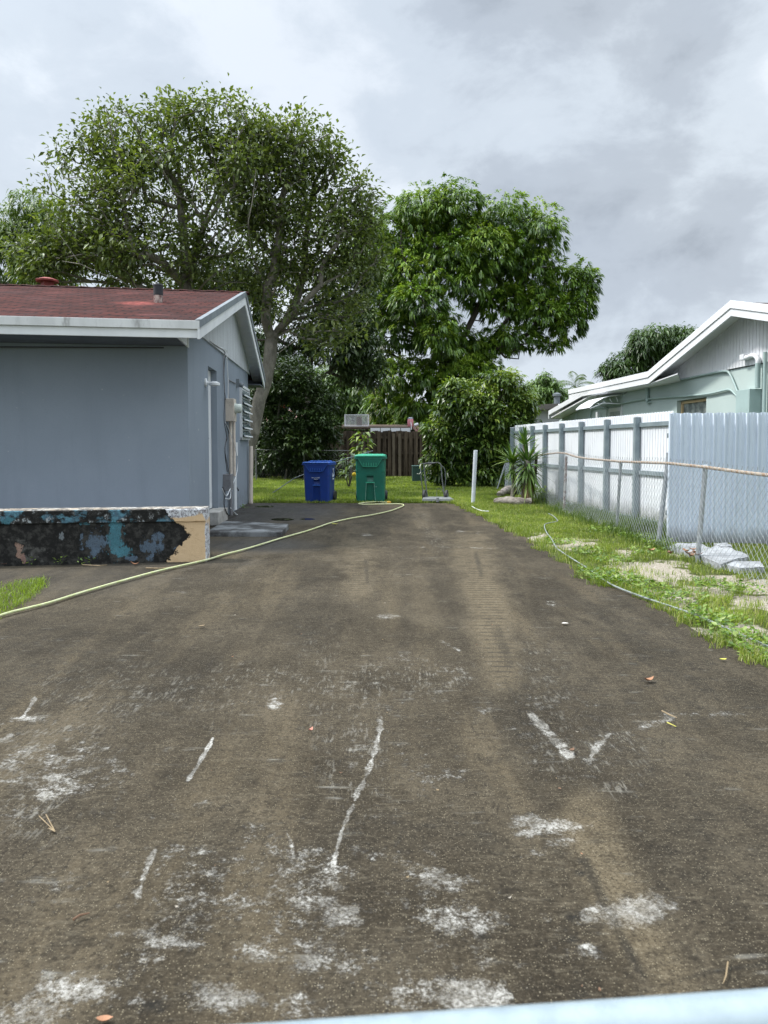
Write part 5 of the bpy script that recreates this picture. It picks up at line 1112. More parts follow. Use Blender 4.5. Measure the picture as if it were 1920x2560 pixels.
# leaning pinkish boards and a pipe bend at the shed corner
q0_, q1_ = D(1042, 1065, YS-.3), D(1054, 1084, YS-.4)
b = MB(); b.bar(q0_, q1_, .12, .08); b.bar(q0_+Vector((-.12, 0, -.05)), q1_+Vector((-.12, 0, 0)), .10, .08); b.build('leaning_boards', pm('pinkish_wood', (.36, .20, .18), (.25, .15, .14), 5), None, loc=tuple(q1_), label='two reddish boards leaning at the right corner of the shed roof', cat='board')
b = MB(); b.tube([D(1036, 1063, YS-.3), D(1046, 1060, YS-.3)], .06, 10); b.build('pipe_piece', wht, None, loc=tuple(D(1036, 1063, YS-.3)), label='short white pipe lying on the corner of the shed roof', cat='pipe')
b = MB(); pc = D(1078, 1085, YB-.3); b.tube(crv([Vector((pc.x, pc.y, 0)), Vector((pc.x, pc.y, 1.75)), Vector((pc.x+.05, pc.y, 1.92)), Vector((pc.x+.2, pc.y, 1.96)), Vector((pc.x+.32, pc.y, 1.9))], 4), .07, 10)
b.build('bent_pipe', pm('grey_brown_pipe', (.25, .22, .20)), None, loc=(pc.x, pc.y, 0), smooth=True, label='grey bent pipe standing at the right end of the wooden fence', cat='pipe')
# far pink and white house glimpsed through the shrubs
YH = 52; h0, h1 = D(640, 1060, YH), D(815, 1060, YH); zb_ = D(700, 1058, YH).z
fh = thing('house', ((h0.x+h1.x)/2, YH, 0), 'distant white walled house with a faded pink roof glimpsed through the shrubs', 'house')
MB().box(((h0.x+h1.x)/2, YH+3, zb_/2), (h1.x-h0.x, 6, zb_)).build('wall', pm('far_white_wall', (.62, .60, .58), (.5, .45, .42), 1), fh)
zr_ = D(700, 1018, YH).z; b = MB()
b.add([(h0.x-.4, YH-.5, zb_), (h1.x+.4, YH-.5, zb_), (h1.x-1.5, YH+3, zr_), (h0.x+.2, YH+3, zr_), (h1.x+.4, YH+6.5, zb_), (h0.x-.4, YH+6.5, zb_)], [(0, 1, 2, 3), (3, 2, 4, 5), (1, 4, 2), (0, 3, 5), (0, 5, 4, 1)])
b.build('roof', pm('faded_pink_roof', (.42, .24, .21), (.32, .18, .16), 3), fh)
MB().box((h0.x+1.6, YH+.5, D(700, 1000, YH).z-.2), (1.0, .1, 1.0)).build('dormer', pm('red_panel', (.55, .07, .06)), fh)
# ================================================================ small things on the ground
def leafpiece(pos, size, mat_, rot, curl=.3, name='fallen_leaf', label='', cat='leaf', group=None, asp=.5):
    b = MB(); n = 5; vs = []
    for i in range(n+1):
        t = i/n; w = size*asp*.5*math.sin(math.pi*min(.08+t*.9, 1)); x = (t-.5)*size; z = .006+curl*size*(t-.5)**2*2
        for s_ in (-1, 0, 1): vs.append((x, s_*w, z+(abs(s_)*w*.5)))
    fs = []
    for i in range(n):
        for k in range(2): fs.append((i*3+k, i*3+k+1, (i+1)*3+k+1, (i+1)*3+k))
    R = Matrix.Rotation(rot, 3, 'Z'); b.add([Vector(pos)+R@Vector(v) for v in vs], fs); b.add([Vector(pos)+R@(Vector(v)-Vector((0, 0, .001))) for v in vs], [tuple(reversed(f)) for f in fs])
    return b.build(name, mat_, None, loc=tuple(pos), label=label, cat=cat, group=group)
lo_, lp_, ly_, lb_, lt_ = [pm(n, a, b_, 20, .7) for n, a, b_ in (('orange_leaf', (.34, .17, .09), (.26, .12, .06)), ('pinkish_leaf', (.42, .17, .12), (.5, .26, .2)), ('yellow_leaf', (.55, .55, .08), (.5, .45, .1)), ('brown_leaf', (.12, .065, .035), (.2, .11, .06)), ('straw', (.27, .20, .11), (.20, .145, .08)))]
leafpiece(G(1622, 1704), .065, lo_, .4, .6, label='curled orange brown leaf lying alone on the right half of the driveway'); leafpiece(G(777, 1829), .035, lp_, 1.2, .6, label='small pinkish leaf on the driveway left of the centre')
leafpiece(G(1808, 1652), .045, ly_, .2, label='bright yellow leaf on the driveway near the grass edge'); leafpiece(G(262, 2556), .035, lo_, .1, label='orange leaf at the very bottom left of the driveway')
leafpiece(G(1413, 1562), .05, pm('pale_chip', (.62, .58, .52)), .3, .2, 'pebble', 'pale flat chip on the middle right of the driveway', 'pebble', asp=.7); leafpiece(G(1430, 1879), .035, lb_, .9, label='small brown leaf at the tip of the chalky streak on the driveway')
leafpiece(G(837, 1312), .10, ly_, .1, label='yellowing leaf just right of the raised slab by the hose')
def twig(pts, r, label, mt=None, name='twig', cat='twig'):
    P = [G(x, y, r*1.2+.004) for x, y in pts]; MB().tube(P, [r]*(len(P)-1)+[r*.5], 5).build(name, mt or lb_, None, loc=tuple(P[0]), smooth=True, label=label, cat=cat)
twig([(183, 2299), (200, 2288), (224, 2282)], .0035, 'short dark twig lying on the lower left of the driveway'); twig([(1655, 1777), (1672, 1786), (1692, 1794)], .004, 'brown twig on the right part of the driveway', lt_)
b = MB(); [b.tube([G(x0, y0, .006), G(x1, y1, .006)], .0018, 4) for x0, y0, x1, y1 in ((138, 2079, 98, 2040), (138, 2079, 115, 2036), (138, 2079, 122, 2070))]; b.build('pine_needles', lt_, None, loc=tuple(G(138, 2079)), label='forked tan pine needles on the left of the driveway', cat='pine needles')
twig([(1820, 2405), (1815, 2440), (1808, 2458)], .002, 'thin curved straw near the lower right of the driveway', lt_); twig([(365, 1420), (400, 1421), (440, 1416)], .008, 'long brown palm stem piece lying below the porch wall', lt_); twig([(205, 1412), (250, 1414), (268, 1412)], .005, 'thin straw stem lying at the foot of the porch wall', lt_)
twig([(1668, 1806), (1690, 1816)], .003, 'tiny yellow straw beside the brown twig', ly_)
MB().lathe(G(126, 1410)+Vector((0, 0, .0)), [(.018, 0), (.02, .004), (.02, .018), (.014, .022)], 14).build('bottle_cap', pm('bright_blue_plastic', (.01, .05, .55)), None, loc=tuple(G(126, 1410)), label='bright blue bottle cap at the foot of the stained porch wall', cat='bottle cap')
leafpiece(G(338, 1413), .09, lo_, .2, .8, label='tan curled leaf at the foot of the porch wall'); leafpiece(G(10, 1413), .12, lp_, .0, .3, label='reddish leaf at the left foot of the porch wall'); leafpiece(G(504, 1568), .05, lt_, .8, label='small tan leaf left of the driveway middle, near the hose')
# scattered litter, each piece its own object
protos = {}
r2 = random.Random(5)
for i in range(28):
    px, py = r2.uniform(60, 1500), r2.choice([r2.uniform(1320, 1700), r2.uniform(1700, 2500)])
    p = G(px, py)
    if p.x > edge_x(p.y)-.1: continue
    if abs(px-500) < 500 and abs(py-(1538-.27*px)) < 20: continue
    s_ = r2.uniform(.004, .011)*(1+p.y*.12)
    o = leafpiece(p, s_, [lt_, lt_, lb_, lo_, pm('pale_flake', (.36, .32, .26)) if 'pf' not in protos else protos['pf']][r2.randint(0, 4)], r2.uniform(0, 3), r2.uniform(.2, .9), 'leaf_fragment', 'tiny dry leaf fragment scattered on the dark driveway', 'leaf fragment', 'leaf fragments scattered on the driveway', asp=r2.uniform(.3, .8))
# dead brown leaves by the slab pile and in the verge
for i, (px, py) in enumerate([(1722, 1386), (1735, 1384), (1745, 1389), (1728, 1392), (1716, 1380), (1628, 1378), (1675, 1385), (1733, 1376)]):
    leafpiece(G(px, py, .05), .10, lo_ if i % 3 else lb_, i*1.3, .6, 'fallen_leaf', 'dry brown leaf lying beside the broken slabs under the fence', 'leaf', 'dry leaves beside the broken slabs', asp=.6)
# ================================================================ foliage
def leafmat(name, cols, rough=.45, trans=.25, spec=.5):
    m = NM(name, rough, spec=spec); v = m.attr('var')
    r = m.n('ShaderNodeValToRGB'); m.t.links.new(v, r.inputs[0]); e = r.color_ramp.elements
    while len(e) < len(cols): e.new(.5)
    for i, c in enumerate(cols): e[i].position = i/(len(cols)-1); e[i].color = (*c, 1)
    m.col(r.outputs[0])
    if trans:
        tr = m.n('ShaderNodeBsdfTranslucent'); m.t.links.new(m.mix(1.0, r.outputs[0], (1.5, 1.6, .5), 'MULTIPLY'), tr.inputs[0])
        mx = m.n('ShaderNodeMixShader'); mx.inputs[0].default_value = trans; m.t.links.new(m.b.outputs[0], mx.inputs[1]); m.t.links.new(tr.outputs[0], mx.inputs[2])
        m.t.links.new(mx.outputs[0], m.t.nodes['Material Output'].inputs[0])
    return m.m
def unit(a): return a/np.maximum(np.linalg.norm(a, axis=1, keepdims=True), 1e-9)
def leafmesh(name, P, Dv, Ln, Wd, var, mat_, parent, fold=.25, droop=.0):
    """P base points, Dv directions, Ln lengths, Wd widths; each leaf: 5 points, 4 triangles, folded along the rib and drooping"""
    n = len(P); Dv = unit(Dv); up = np.tile([0, 0, 1.0], (n, 1))+rng.normal(0, .35, (n, 3))
    side = unit(np.cross(Dv, up)); nrm = np.cross(side, Dv); Ln = Ln[:, None]; Wd = Wd[:, None]
    dz = np.array([0, 0, -1.0])
    mid = P+Dv*Ln*.45+dz*droop*Ln*.12; tip = P+Dv*Ln+dz*droop*Ln*.55
    Vv = np.stack([P, mid-side*Wd*.5+nrm*Wd*fold, mid, mid+side*Wd*.5+nrm*Wd*fold, tip], 1).reshape(-1, 3)
    b = (np.arange(n)*5)[:, None]; T = np.concatenate([b+np.array([[0, 2, 1]]), b+np.array([[0, 3, 2]]), b+np.array([[1, 2, 4]]), b+np.array([[2, 3, 4]])], 0)
    return npmesh(name, Vv, T, mat_, parent, attr={'var': np.repeat(np.clip(var, 0, 1), 5)})
def lobes_px(lobes, Y, dy=1.0, yoff=None):
    """lobes given as (px,py,rx,ry[,yshift]) in source pixels at depth Y -> centre (3), radii (3)"""
    out = []
    for l in lobes:
        ys = l[4] if len(l) > 4 else 0; c = D(l[0], l[1], Y+ys); s = (Y+ys)/F; rx, rz_ = l[2]*s, l[3]*s
        out.append((np.array(c), np.array([rx, dy*max(rx, rz_)*.8, rz_])))
    return out
def sample_lobes(L_, n, shell=.0, low=-1.0):
    """n points inside the lobes (density by volume**.8), shell 0..1 pushes them outwards"""
    w = np.array([np.prod(r)**.75 for c, r in L_]); w /= w.sum(); idx = rng.choice(len(L_), n, p=w)
    d = unit(rng.normal(0, 1, (n, 3))); rr = rng.random(n)**(1/3); rr = shell+(1-shell)*rr
    C = np.array([l[0] for l in L_])[idx]; R = np.array([l[1] for l in L_])[idx]
    return C+d*R*rr[:, None], d, idx
def skeleton(root_paths, targets, kseg=.45, rtip=.006, power=2.35, rmax=None, wander=.12):
    """root_paths: lists of points (first = trunk from the ground; later ones start near earlier nodes). Grow a branch to each target from the nearest node."""
    nodes = []; par = []
    def nearest(p, A): return int(np.argmin(((A-p)**2).sum(1)))
    for path in root_paths:
        pts = [np.array(p, float) for p in path]; prev = -1
        if nodes: prev = nearest(pts[0], np.array(nodes))
        for i, p in enumerate(pts):
            q = pts[i-1] if i else (nodes[prev] if prev >= 0 else None)
            if q is not None:
                k = max(1, int(np.linalg.norm(p-q)/kseg))
                for j in range(1, k+1): nodes.append(q+(p-q)*j/k+(rng.normal(0, wander*.25, 3) if j < k else 0)); par.append(prev); prev = len(nodes)-1
            else: nodes.append(p); par.append(-1); prev = 0
    base = np.array(nodes[0]); cap = 60000; A = np.zeros((cap, 3)); A[:len(nodes)] = nodes; na = len(nodes); depth = np.zeros(cap)
    for i in range(1, na): depth[i] = depth[par[i]]+np.linalg.norm(A[i]-A[par[i]])
    ctr = np.mean([p for pth in root_paths for p in pth[-2:]], axis=0)
    order = np.argsort(((targets-ctr)**2).sum(1)+rng.random(len(targets))*1.0); tipid = np.zeros(len(targets), int)
    par = par+[0]*(cap-na)
    for t in order:
        p = targets[t]; d = A[:na]-p; dist = np.sqrt((d**2).sum(1)); cost = dist+.22*depth[:na]+np.where(A[:na, 2] > p[2]+.1, .5, 0)+np.where(A[:na, 2] < A[0, 2]+1.2, 5, 0)
        j = int(np.argmin(cost)); q = A[j]; dd = dist[j]; k = max(1, int(dd/kseg)); prev = j; pd = None
        if par[j] >= 0 and j > 0: pd = q-A[par[j]]; pd = pd/max(np.linalg.norm(pd), 1e-6)
        for s in range(1, k+1):
            f = s/k; pos = q+(p-q)*f
            if pd is not None and s < k: pos = pos+pd*dd*.28*math.sin(math.pi*f)*.8+rng.normal(0, wander*kseg*.6, 3)
            A[na] = pos; par[na] = prev; depth[na] = depth[prev]+dd/k; prev = na; na += 1
        tipid[t] = prev
        if na > cap-200: break
    A = A[:na]; par = np.array(par[:na]); w = np.zeros(na); w[tipid] += rtip**power
    for i in range(na-1, 0, -1): 
        if w[i] == 0: w[i] = rtip**power
        w[par[i]] += w[i]
    r = w**(1/power)
    if rmax: r = r*min(1, 1) if r[0] <= rmax else np.minimum(r*1.0, rmax*(r/r[0])**.8)
    return A, par, r
def skelmesh(name, A, par, r, mat_, parent, minr=0.0):
    Vs = []; Fs = []; nb = 0
    i = np.arange(1, len(A)); i = i[r[i] > minr]; p = par[i]; p0 = A[p]; p1 = A[i]; r1 = r[i]; r0 = np.minimum(r[p], r1*1.25)
    for lo, hi, n in ((.0, .02, 3), (.02, .06, 5), (.06, 9, 9)):
        s = (r1 >= lo) & (r1 < hi)
        if not s.any(): continue
        a, b, ra, rb = p0[s], p1[s], r0[s], r1[s]; d = unit(b-a); ref = np.where(np.abs(d[:, 2:3]) < .9, [[0, 0, 1.0]], [[1.0, 0, 0]]); u = unit(np.cross(d, ref)); v = np.cross(d, u)
        an = 2*np.pi*np.arange(n)/n; c, q = np.cos(an), np.sin(an)
        ring = u[:, None]*c[None, :, None]+v[:, None]*q[None, :, None]
        a = a-d*ra[:, None]*.4
        R0 = a[:, None]+ring*ra[:, None, None]; R1 = b[:, None]+ring*rb[:, None, None]; m_ = len(a)
        Vs.append(np.concatenate([R0, R1], 1).reshape(-1, 3)); base = (np.arange(m_)*2*n)[:, None]+nb; k = np.arange(n)[None]; k2 = (np.arange(n)+1)[None] % n
        Fs.append(np.stack([base+k, base+k2, base+n+k2, base+n+k], -1).reshape(-1, 4)); nb += m_*2*n
    return npmesh(name, np.concatenate(Vs), np.concatenate(Fs), mat_, parent, smooth=True)
barkm = NM('pale_grey_bark', .9, spec=.2); n1 = barkm.noise(5, 8, .7, stretch=(1, 1, .5)); n2 = barkm.noise(24, 6, .7)
barkm.col(barkm.mix(barkm.step(n1, .35, .7), (.12, .11, .09), (.27, .25, .21))); 
barkm.col(barkm.mix(barkm.step(n2, .6, .72), barkm.mix(barkm.step(n1, .35, .7), (.13, .12, .10), (.28, .26, .22)), (.44, .43, .39))); barkm.bump(barkm.math('ADD', n1, n2), .8, .02)
barkd = pm('dark_bark', (.045, .036, .028), (.07, .06, .05), 5, .9, bump=.6, bscale=14, bdist=.02)
PI2 = 2*math.pi
def twiggy_tree(name, label, base, paths, lobes, Y, ntips, leaf, nleaf, cols, dy=1.0, shell=.25, bark_=None, rtip=.0085, spread=.30, rmax=None, group=None, trans=.25, rough=.45, cat='tree'):
    t = thing(name, tuple(base), label, cat, group); L_ = lobes_px(lobes, Y, dy)
    Tg, d, idx = sample_lobes(L_, int(ntips*1.9), shell); Tg = Tg[Tg[:, 2] > .6]
    nv = np.array([mnoise.noise(Vector(p)*.75)+.6*mnoise.noise(Vector(p)*1.9+Vector((9, 0, 0))) for p in Tg]); Tg = Tg[np.argsort(-nv)[:ntips]]; rng.shuffle(Tg)
    A, par, r = skeleton(paths, Tg, rtip=rtip, rmax=rmax)
    skelmesh('trunk', A, par, r, bark_ or barkm.m, t)
    n = len(Tg)*nleaf; ti = np.repeat(np.arange(len(Tg)), nleaf); P = Tg[ti]+rng.normal(0, spread, (n, 3))*np.array([1, 1, .8])
    # leaves point outwards from the twig with a slight droop
    Dv = unit(P-Tg[ti]+rng.normal(0, .12, (n, 3)))+np.array([0, 0, .15])+rng.normal(0, .25, (n, 3))
    Ln = leaf*rng.uniform(.65, 1.2, n); cv = rng.normal(0, .16, len(Tg))[ti]
    var = .42+cv+rng.normal(0, .16, n)
    leafmesh('crown', P, Dv, Ln, Ln*rng.uniform(.38, .52, n), var, leafmat(name+'_leaves', cols, trans=trans, rough=rough), t, droop=.5)
    return t
# --- the two broad twiggy trees behind the left house
cA = [(.040, .058, .020), (.080, .11, .036), (.135, .18, .052), (.19, .235, .075), (.28, .31, .12)]
Y1 = 21.5
tb = G(612, 1118+1.25*F/Y1); tb = D(612, 1225, Y1); tb.z = 0
pA = lambda x, y, dyy=0: np.array(D(x, y, Y1+dyy))
pathsA = [[np.array([tb.x, tb.y, -.1]), pA(622, 1120), pA(640, 1040), pA(662, 960), pA(674, 900), pA(678, 850)],
          [pA(678, 850), pA(664, 800, -.3), pA(668, 720, -.5), pA(690, 640, -.6), pA(700, 540, -.6), pA(720, 420, -.4)],
          [pA(678, 850), pA(716, 800, .2), pA(745, 740, .4), pA(765, 660, .5), pA(770, 560, .6), pA(785, 460, .5)],
          [pA(690, 830), pA(745, 770, -.5), pA(800, 715, -.7), pA(806, 660, -.7), pA(850, 600, -.9)],
          [pA(668, 760), pA(700, 700, .9), pA(720, 600, 1.2), pA(680, 500, 1.4)], [pA(662, 900), pA(700, 880, .5), pA(740, 850, 1), pA(800, 830, 1.4)],
          [pA(668, 720, -.5), pA(630, 640, -1), pA(620, 540, -1.4), pA(650, 440, -1.3)]]
LA = [(690, 385, 95, 85), (760, 390, 90, 90), (820, 480, 85, 100), (700, 500, 130, 120), (855, 570, 75, 110), (780, 620, 125, 110), (908, 505, 30, 55), (930, 450, 12, 22), (730, 730, 110, 80), (850, 690, 80, 80),
      (830, 830, 80, 45), (890, 640, 60, 90), (640, 440, 80, 110), (680, 600, 100, 90), (930, 620, 35, 80), (880, 780, 50, 50), (925, 700, 35, 60)]
def scaleL(L_, k): return L_
tA = twiggy_tree('broadleaf_tree', 'tall thin leaved tree with a pale leaning trunk right behind the grey blue house', (tb.x, tb.y, 0), pathsA, LA, Y1, 900, .185, 17, cA, spread=.20, shell=.55, rmax=.27, rtip=.0105)
Y2 = 20.6
pB = lambda x, y, dyy=0: np.array(D(x, y, Y2+dyy))
b2_ = D(505, 1235, Y2); b2_.z = 0
pathsB = [[np.array([b2_.x, b2_.y, -.1]), pB(500, 1000), pB(495, 820), pB(478, 745), pB(462, 715)],
          [pB(462, 715), pB(440, 690, -.4), pB(405, 655, -.8), pB(375, 640, -1), pB(340, 640, -1.2), pB(290, 600, -1.3), pB(240, 500, -1.3)],
          [pB(462, 715), pB(462, 640, .2), pB(456, 560, .3), pB(450, 470, .3), pB(440, 340, .3)], [pB(470, 720), pB(488, 640, -.3), pB(512, 560, -.5), pB(560, 480, -.5), pB(580, 340, -.5)],
          [pB(480, 745), pB(440, 740, 1), pB(380, 735, 1.6), pB(345, 700, 2), pB(280, 650, 2), pB(180, 560, 2)], [pB(480, 745), pB(350, 735, -1), pB(300, 700, -1.5), pB(200, 660, -1.6), pB(130, 560, -1.6)],
          [pB(340, 640, -1.2), pB(310, 520, -1), pB(300, 400, -.8), pB(262, 260, -.6)], [pB(488, 640, -.3), pB(530, 600, -1.2), pB(620, 560, -1.5), pB(640, 420, -1.4)]]
LB = [(190, 385, 70, 55), (235, 450, 120, 85), (330, 355, 115, 80), (440, 345, 110, 90), (550, 330, 105, 85), (620, 365, 65, 80), (265, 570, 160, 95), (420, 500, 190, 140), (560, 480, 110, 160), (190, 630, 105, 75),
      (550, 640, 120, 80), (262, 290, 30, 45), (360, 640, 190, 80), (140, 540, 70, 90), (85, 590, 65, 65), (45, 640, 50, 50), (440, 262, 40, 22), (535, 252, 30, 22), (150, 670, 70, 45), (230, 680, 160, 30)]
tB = twiggy_tree('broadleaf_tree', 'widest sparse leaved tree with grey limbs rising above the red shingle roof', (b2_.x, b2_.y, 0), pathsB, LB, Y2, 1350, .18, 17, cA, spread=.19, shell=.52, rmax=.24, rtip=.0095)
cC = [(.040, .066, .016), (.08, .125, .028), (.12, .185, .04), (.18, .25, .07)]
def blobtree(*a_, **k_):
    return _blobtree(*a_, **k_)
def _blobtree(name, label, lobes, Y, ncl, nleaf, leaf, cols, trunkpx, droop=1.6, dy=1.0, asp=.26, tr=.2, group=None, trunkr=.2, shell=.72, bark_=None, cat='tree', rough=.42, clump=1.0, dirz=-.25, extra=None, trans=.22, varz=.42, sr_=(.36, .54), dome=False):
    """dense crown: leaf whorls spread over lobed surfaces, darker mass inside"""
    base = D(trunkpx[0], 1200, Y); base.z = 0; t = thing(name, tuple(base), label, cat, group); L_ = lobes_px(lobes, Y, dy)
    # break each lobe into smaller clumps standing on its surface
    sub = []
    for c, r in L_:
        k = max(5, int(9*clump))
        for d in unit(rng.normal(0, 1, (k, 3))):
            if d[2] < -.75: continue
            s = rng.uniform(*sr_); sub.append((c+d*r*(.80), r*s))
        sub.append((c, r*.7)); sub += [(c, r*.78)]*(2 if dome else 0)
    C, d, idx = sample_lobes(sub, ncl, shell); keep = (C[:, 2] > .15) & ((d[:, 2] > -.5) | (not dome));  C, d, idx = C[keep], d[keep], idx[keep]
    n = len(C)*nleaf; ti = np.repeat(np.arange(len(C)), nleaf)
    az = rng.random(n)*PI2; el = rng.uniform(-.5, .6, n); Dv = np.stack([np.cos(az)*np.cos(el), np.sin(az)*np.cos(el), np.sin(el)], 1)+d[ti]*.7+np.array([0, 0, dirz*.4])
    if dome: Dv = unit(Dv)*.55+d[ti]*.9+np.array([0, 0, -.35])
    P = C[ti]+unit(Dv)*leaf*.15+rng.normal(0, leaf*(.18 if dome else .35), (n, 3)); Ln = leaf*rng.uniform(.7, 1.2, n)
    subv = rng.normal(0, .13, len(sub))[idx]; var = (.54+subv+rng.normal(0, .06, len(C))+varz*np.clip(d[:, 2], -.3, 1)*.5)[ti]+rng.normal(0, .13, n)  # upward-facing leaves coloured lighter: new growth plus painted-in light on clump tops
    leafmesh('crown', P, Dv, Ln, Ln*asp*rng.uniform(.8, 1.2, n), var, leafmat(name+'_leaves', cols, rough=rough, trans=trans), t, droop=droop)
    # trunk and limbs to the lobes
    tp = [np.array([base.x, base.y, -.1])]+[np.array(D(x, y, Y)) for x, y in trunkpx[1:]]
    tg = np.array([c for c, r in L_]); tg2, _, _ = sample_lobes(L_, max(20, len(L_)*5), .1); tg = np.concatenate([tg, tg2]); tg = tg[tg[:, 2] > tp[-1][2]*.6]
    A, par, r = skeleton([tp], tg, kseg=.7, rtip=trunkr*.07, rmax=trunkr); skelmesh('trunk', A, par, r, bark_ or barkd, t)
    return t
# pale green tree at the far left
blobtree('mango_tree', 'pale green drooping leaved tree at the far left edge behind the broad tree', [(60, 550, 70, 60), (20, 600, 60, 60), (50, 630, 60, 70), (110, 620, 60, 70), (100, 700, 90, 50), (20, 680, 60, 50), (130, 540, 40, 40)], 27, 900, 9, .24, cC, [60, (60, 800)], asp=.24)
# --- the big mango
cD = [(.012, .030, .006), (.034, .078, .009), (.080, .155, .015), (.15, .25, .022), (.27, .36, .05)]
LD = [(1060, 530, 80, 60), (1130, 535, 80, 68), (1190, 590, 70, 60), (990, 600, 70, 80), (1060, 620, 90, 80), (1270, 560, 75, 62), (1325, 600, 62, 80), (1240, 650, 100, 90), (1330, 700, 75, 70), (1410, 710, 60, 50), (1450, 690, 32, 45),
      (1460, 760, 28, 60), (1420, 800, 45, 70), (1340, 780, 80, 60), (1260, 770, 70, 60), (1050, 760, 80, 70, -2), (1090, 840, 60, 60, -2.5), (1000, 840, 70, 80, -1), (960, 740, 60, 110), (950, 910, 40, 45), (1010, 940, 70, 60, -1.5), (1110, 940, 90, 60, -1),
      (1190, 930, 55, 50), (1060, 1010, 80, 50, -1), (1150, 1010, 90, 50), (1290, 850, 80, 40), (1385, 865, 40, 28), (1240, 870, 50, 40), (1130, 690, 70, 80, -1), (980, 1020, 60, 50), (1030, 700, 60, 70, -1), (1210, 740, 60, 50), (1100, 1060, 130, 40), (930, 620, 50, 90, 2), (1130, 850, 60, 60), (1165, 900, 60, 50), (1010, 1080, 60, 40), (1090, 1100, 70, 40), (1170, 1070, 60, 50)]
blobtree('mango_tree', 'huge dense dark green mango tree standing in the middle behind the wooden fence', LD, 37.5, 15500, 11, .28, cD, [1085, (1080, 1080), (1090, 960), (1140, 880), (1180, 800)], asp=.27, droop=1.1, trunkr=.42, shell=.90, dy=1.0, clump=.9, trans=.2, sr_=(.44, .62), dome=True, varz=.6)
# dark evergreen mass behind the broad trees
cH = [(.014, .026, .009), (.026, .048, .014), (.042, .074, .020), (.07, .11, .03)]
LH = [(640, 760, 60, 60), (560, 690, 80, 60), (600, 830, 40, 40), (850, 870, 90, 60), (900, 830, 60, 100), (780, 800, 70, 60), (740, 870, 60, 50), (900, 930, 60, 50), (500, 730, 80, 50), (680, 700, 60, 50), (860, 720, 60, 90), (905, 680, 40, 50)]
blobtree('evergreen_tree', 'dark leaved tree half hidden behind the pale leaning trunk and the broad trees', LH, 33, 2300, 9, .26, cH, [760, (770, 1000), (780, 880)], asp=.35, droop=.8, trunkr=.3, shell=.5, trans=.1)
# --- shrubs in the yard
cE = [(.014, .030, .009), (.034, .068, .015), (.066, .115, .022), (.13, .20, .034), (.28, .34, .07)]
LE = [(1150, 1000, 50, 50), (1130, 965, 25, 30), (1205, 990, 60, 50), (1262, 955, 34, 45), (1235, 935, 14, 22), (1290, 1000, 45, 50), (1310, 1040, 38, 45), (1110, 1070, 45, 60), (1180, 1060, 80, 70), (1250, 1060, 75, 65), (1110, 1140, 45, 55), (1180, 1130, 80, 60), (1255, 1120, 60, 60), (1150, 1190, 60, 35), (1215, 1185, 60, 32), (1290, 1100, 38, 50), (1092, 1180, 28, 24)]
blobtree('bush', 'big round leafy bush with yellow green tips left of the spiky yucca', LE, 23, 2500, 9, .18, cE, [1190, (1190, 1160), (1190, 1080)], asp=.42, droop=1.0, trunkr=.09, shell=.72, cat='bush', dy=.9, varz=.5, rough=.33)
LF = [(700, 960, 75, 60), (760, 990, 75, 60), (680, 1030, 60, 60), (780, 1050, 65, 60), (650, 980, 30, 60), (735, 1090, 85, 60), (810, 1120, 40, 45), (700, 1130, 55, 45), (830, 1080, 35, 30), (780, 1150, 60, 35)]
blobtree('small_tree', 'dark fine leaved small tree with a crooked trunk behind the blue bin', LF, 28, 2100, 9, .17, cH, [712, (722, 1150), (708, 1105), (692, 1060), (700, 1000)], asp=.45, droop=.5, trunkr=.13, shell=.35, bark_=pm('lichen_bark', (.12, .115, .09), (.2, .19, .16), 6, .9), trans=.12)
blobtree('bush', 'dark undergrowth bush between the blue bin and the wooden fence', [(660, 1080, 40, 50), (680, 1160, 45, 30), (850, 1165, 35, 25), (750, 1175, 60, 25), (650, 1120, 30, 60)], 29, 600, 9, .16, cH, [690, (690, 1150)], asp=.4, shell=.4, trunkr=.05, cat='bush', trans=.1)
cG = [(.03, .06, .014), (.055, .105, .022), (.09, .16, .035), (.15, .22, .06)]
blobtree('tree', 'mid green tree in the distance above the shed, left of the palm', [(840, 970, 60, 45), (800, 1010, 55, 45), (870, 1020, 60, 45), (900, 1060, 70, 25), (820, 1060, 60, 30), (760, 960, 40, 40)], 46, 1100, 9, .36, cG, [840, (840, 1060)], asp=.4, trunkr=.2, shell=.6)
blobtree('bush', 'light green bush growing between the shed roof and the mango tree', [(960, 1055, 45, 18), (1010, 1040, 35, 25), (1070, 1050, 40, 30), (930, 1060, 40, 14)], 41, 600, 9, .3, cG, [980, (980, 1070)], asp=.3, trunkr=.06, shell=.5, cat='bush')
blobtree('tree', 'round crowned mango tree rising behind the roof of the mint green house', [(1600, 875, 45, 40), (1630, 850, 45, 32), (1575, 910, 50, 40), (1545, 935, 40, 25), (1640, 900, 60, 45), (1700, 850, 45, 30), (1735, 835, 30, 25), (1690, 900, 60, 50), (1520, 945, 18, 14)], 34, 1500, 9, .26, [(.012, .028, .008), (.03, .06, .014), (.05, .095, .022), (.08, .14, .035)], [1620, (1620, 1000), (1640, 920)], asp=.28, trunkr=.25, shell=.5, clump=.8)
blobtree('tree', 'distant mixed green tree between the round bush and the mint green house', [(1330, 985, 30, 22), (1370, 980, 38, 26), (1350, 1000, 50, 25), (1395, 1000, 32, 22), (1362, 955, 12, 20), (1420, 1010, 30, 25)], 62, 900, 8, .42, cG, [1370, (1370, 1030)], asp=.4, trunkr=.3, shell=.5)
# filling of the far background left of the fence
blobtree('tree', 'dark distant tree showing between the house corner and the small tree', [(640, 900, 50, 60), (660, 980, 60, 60), (600, 950, 60, 80), (880, 980, 50, 40)], 48, 900, 9, .4, cH, [640, (640, 1040)], asp=.4, trunkr=.25, shell=.4, trans=.1)
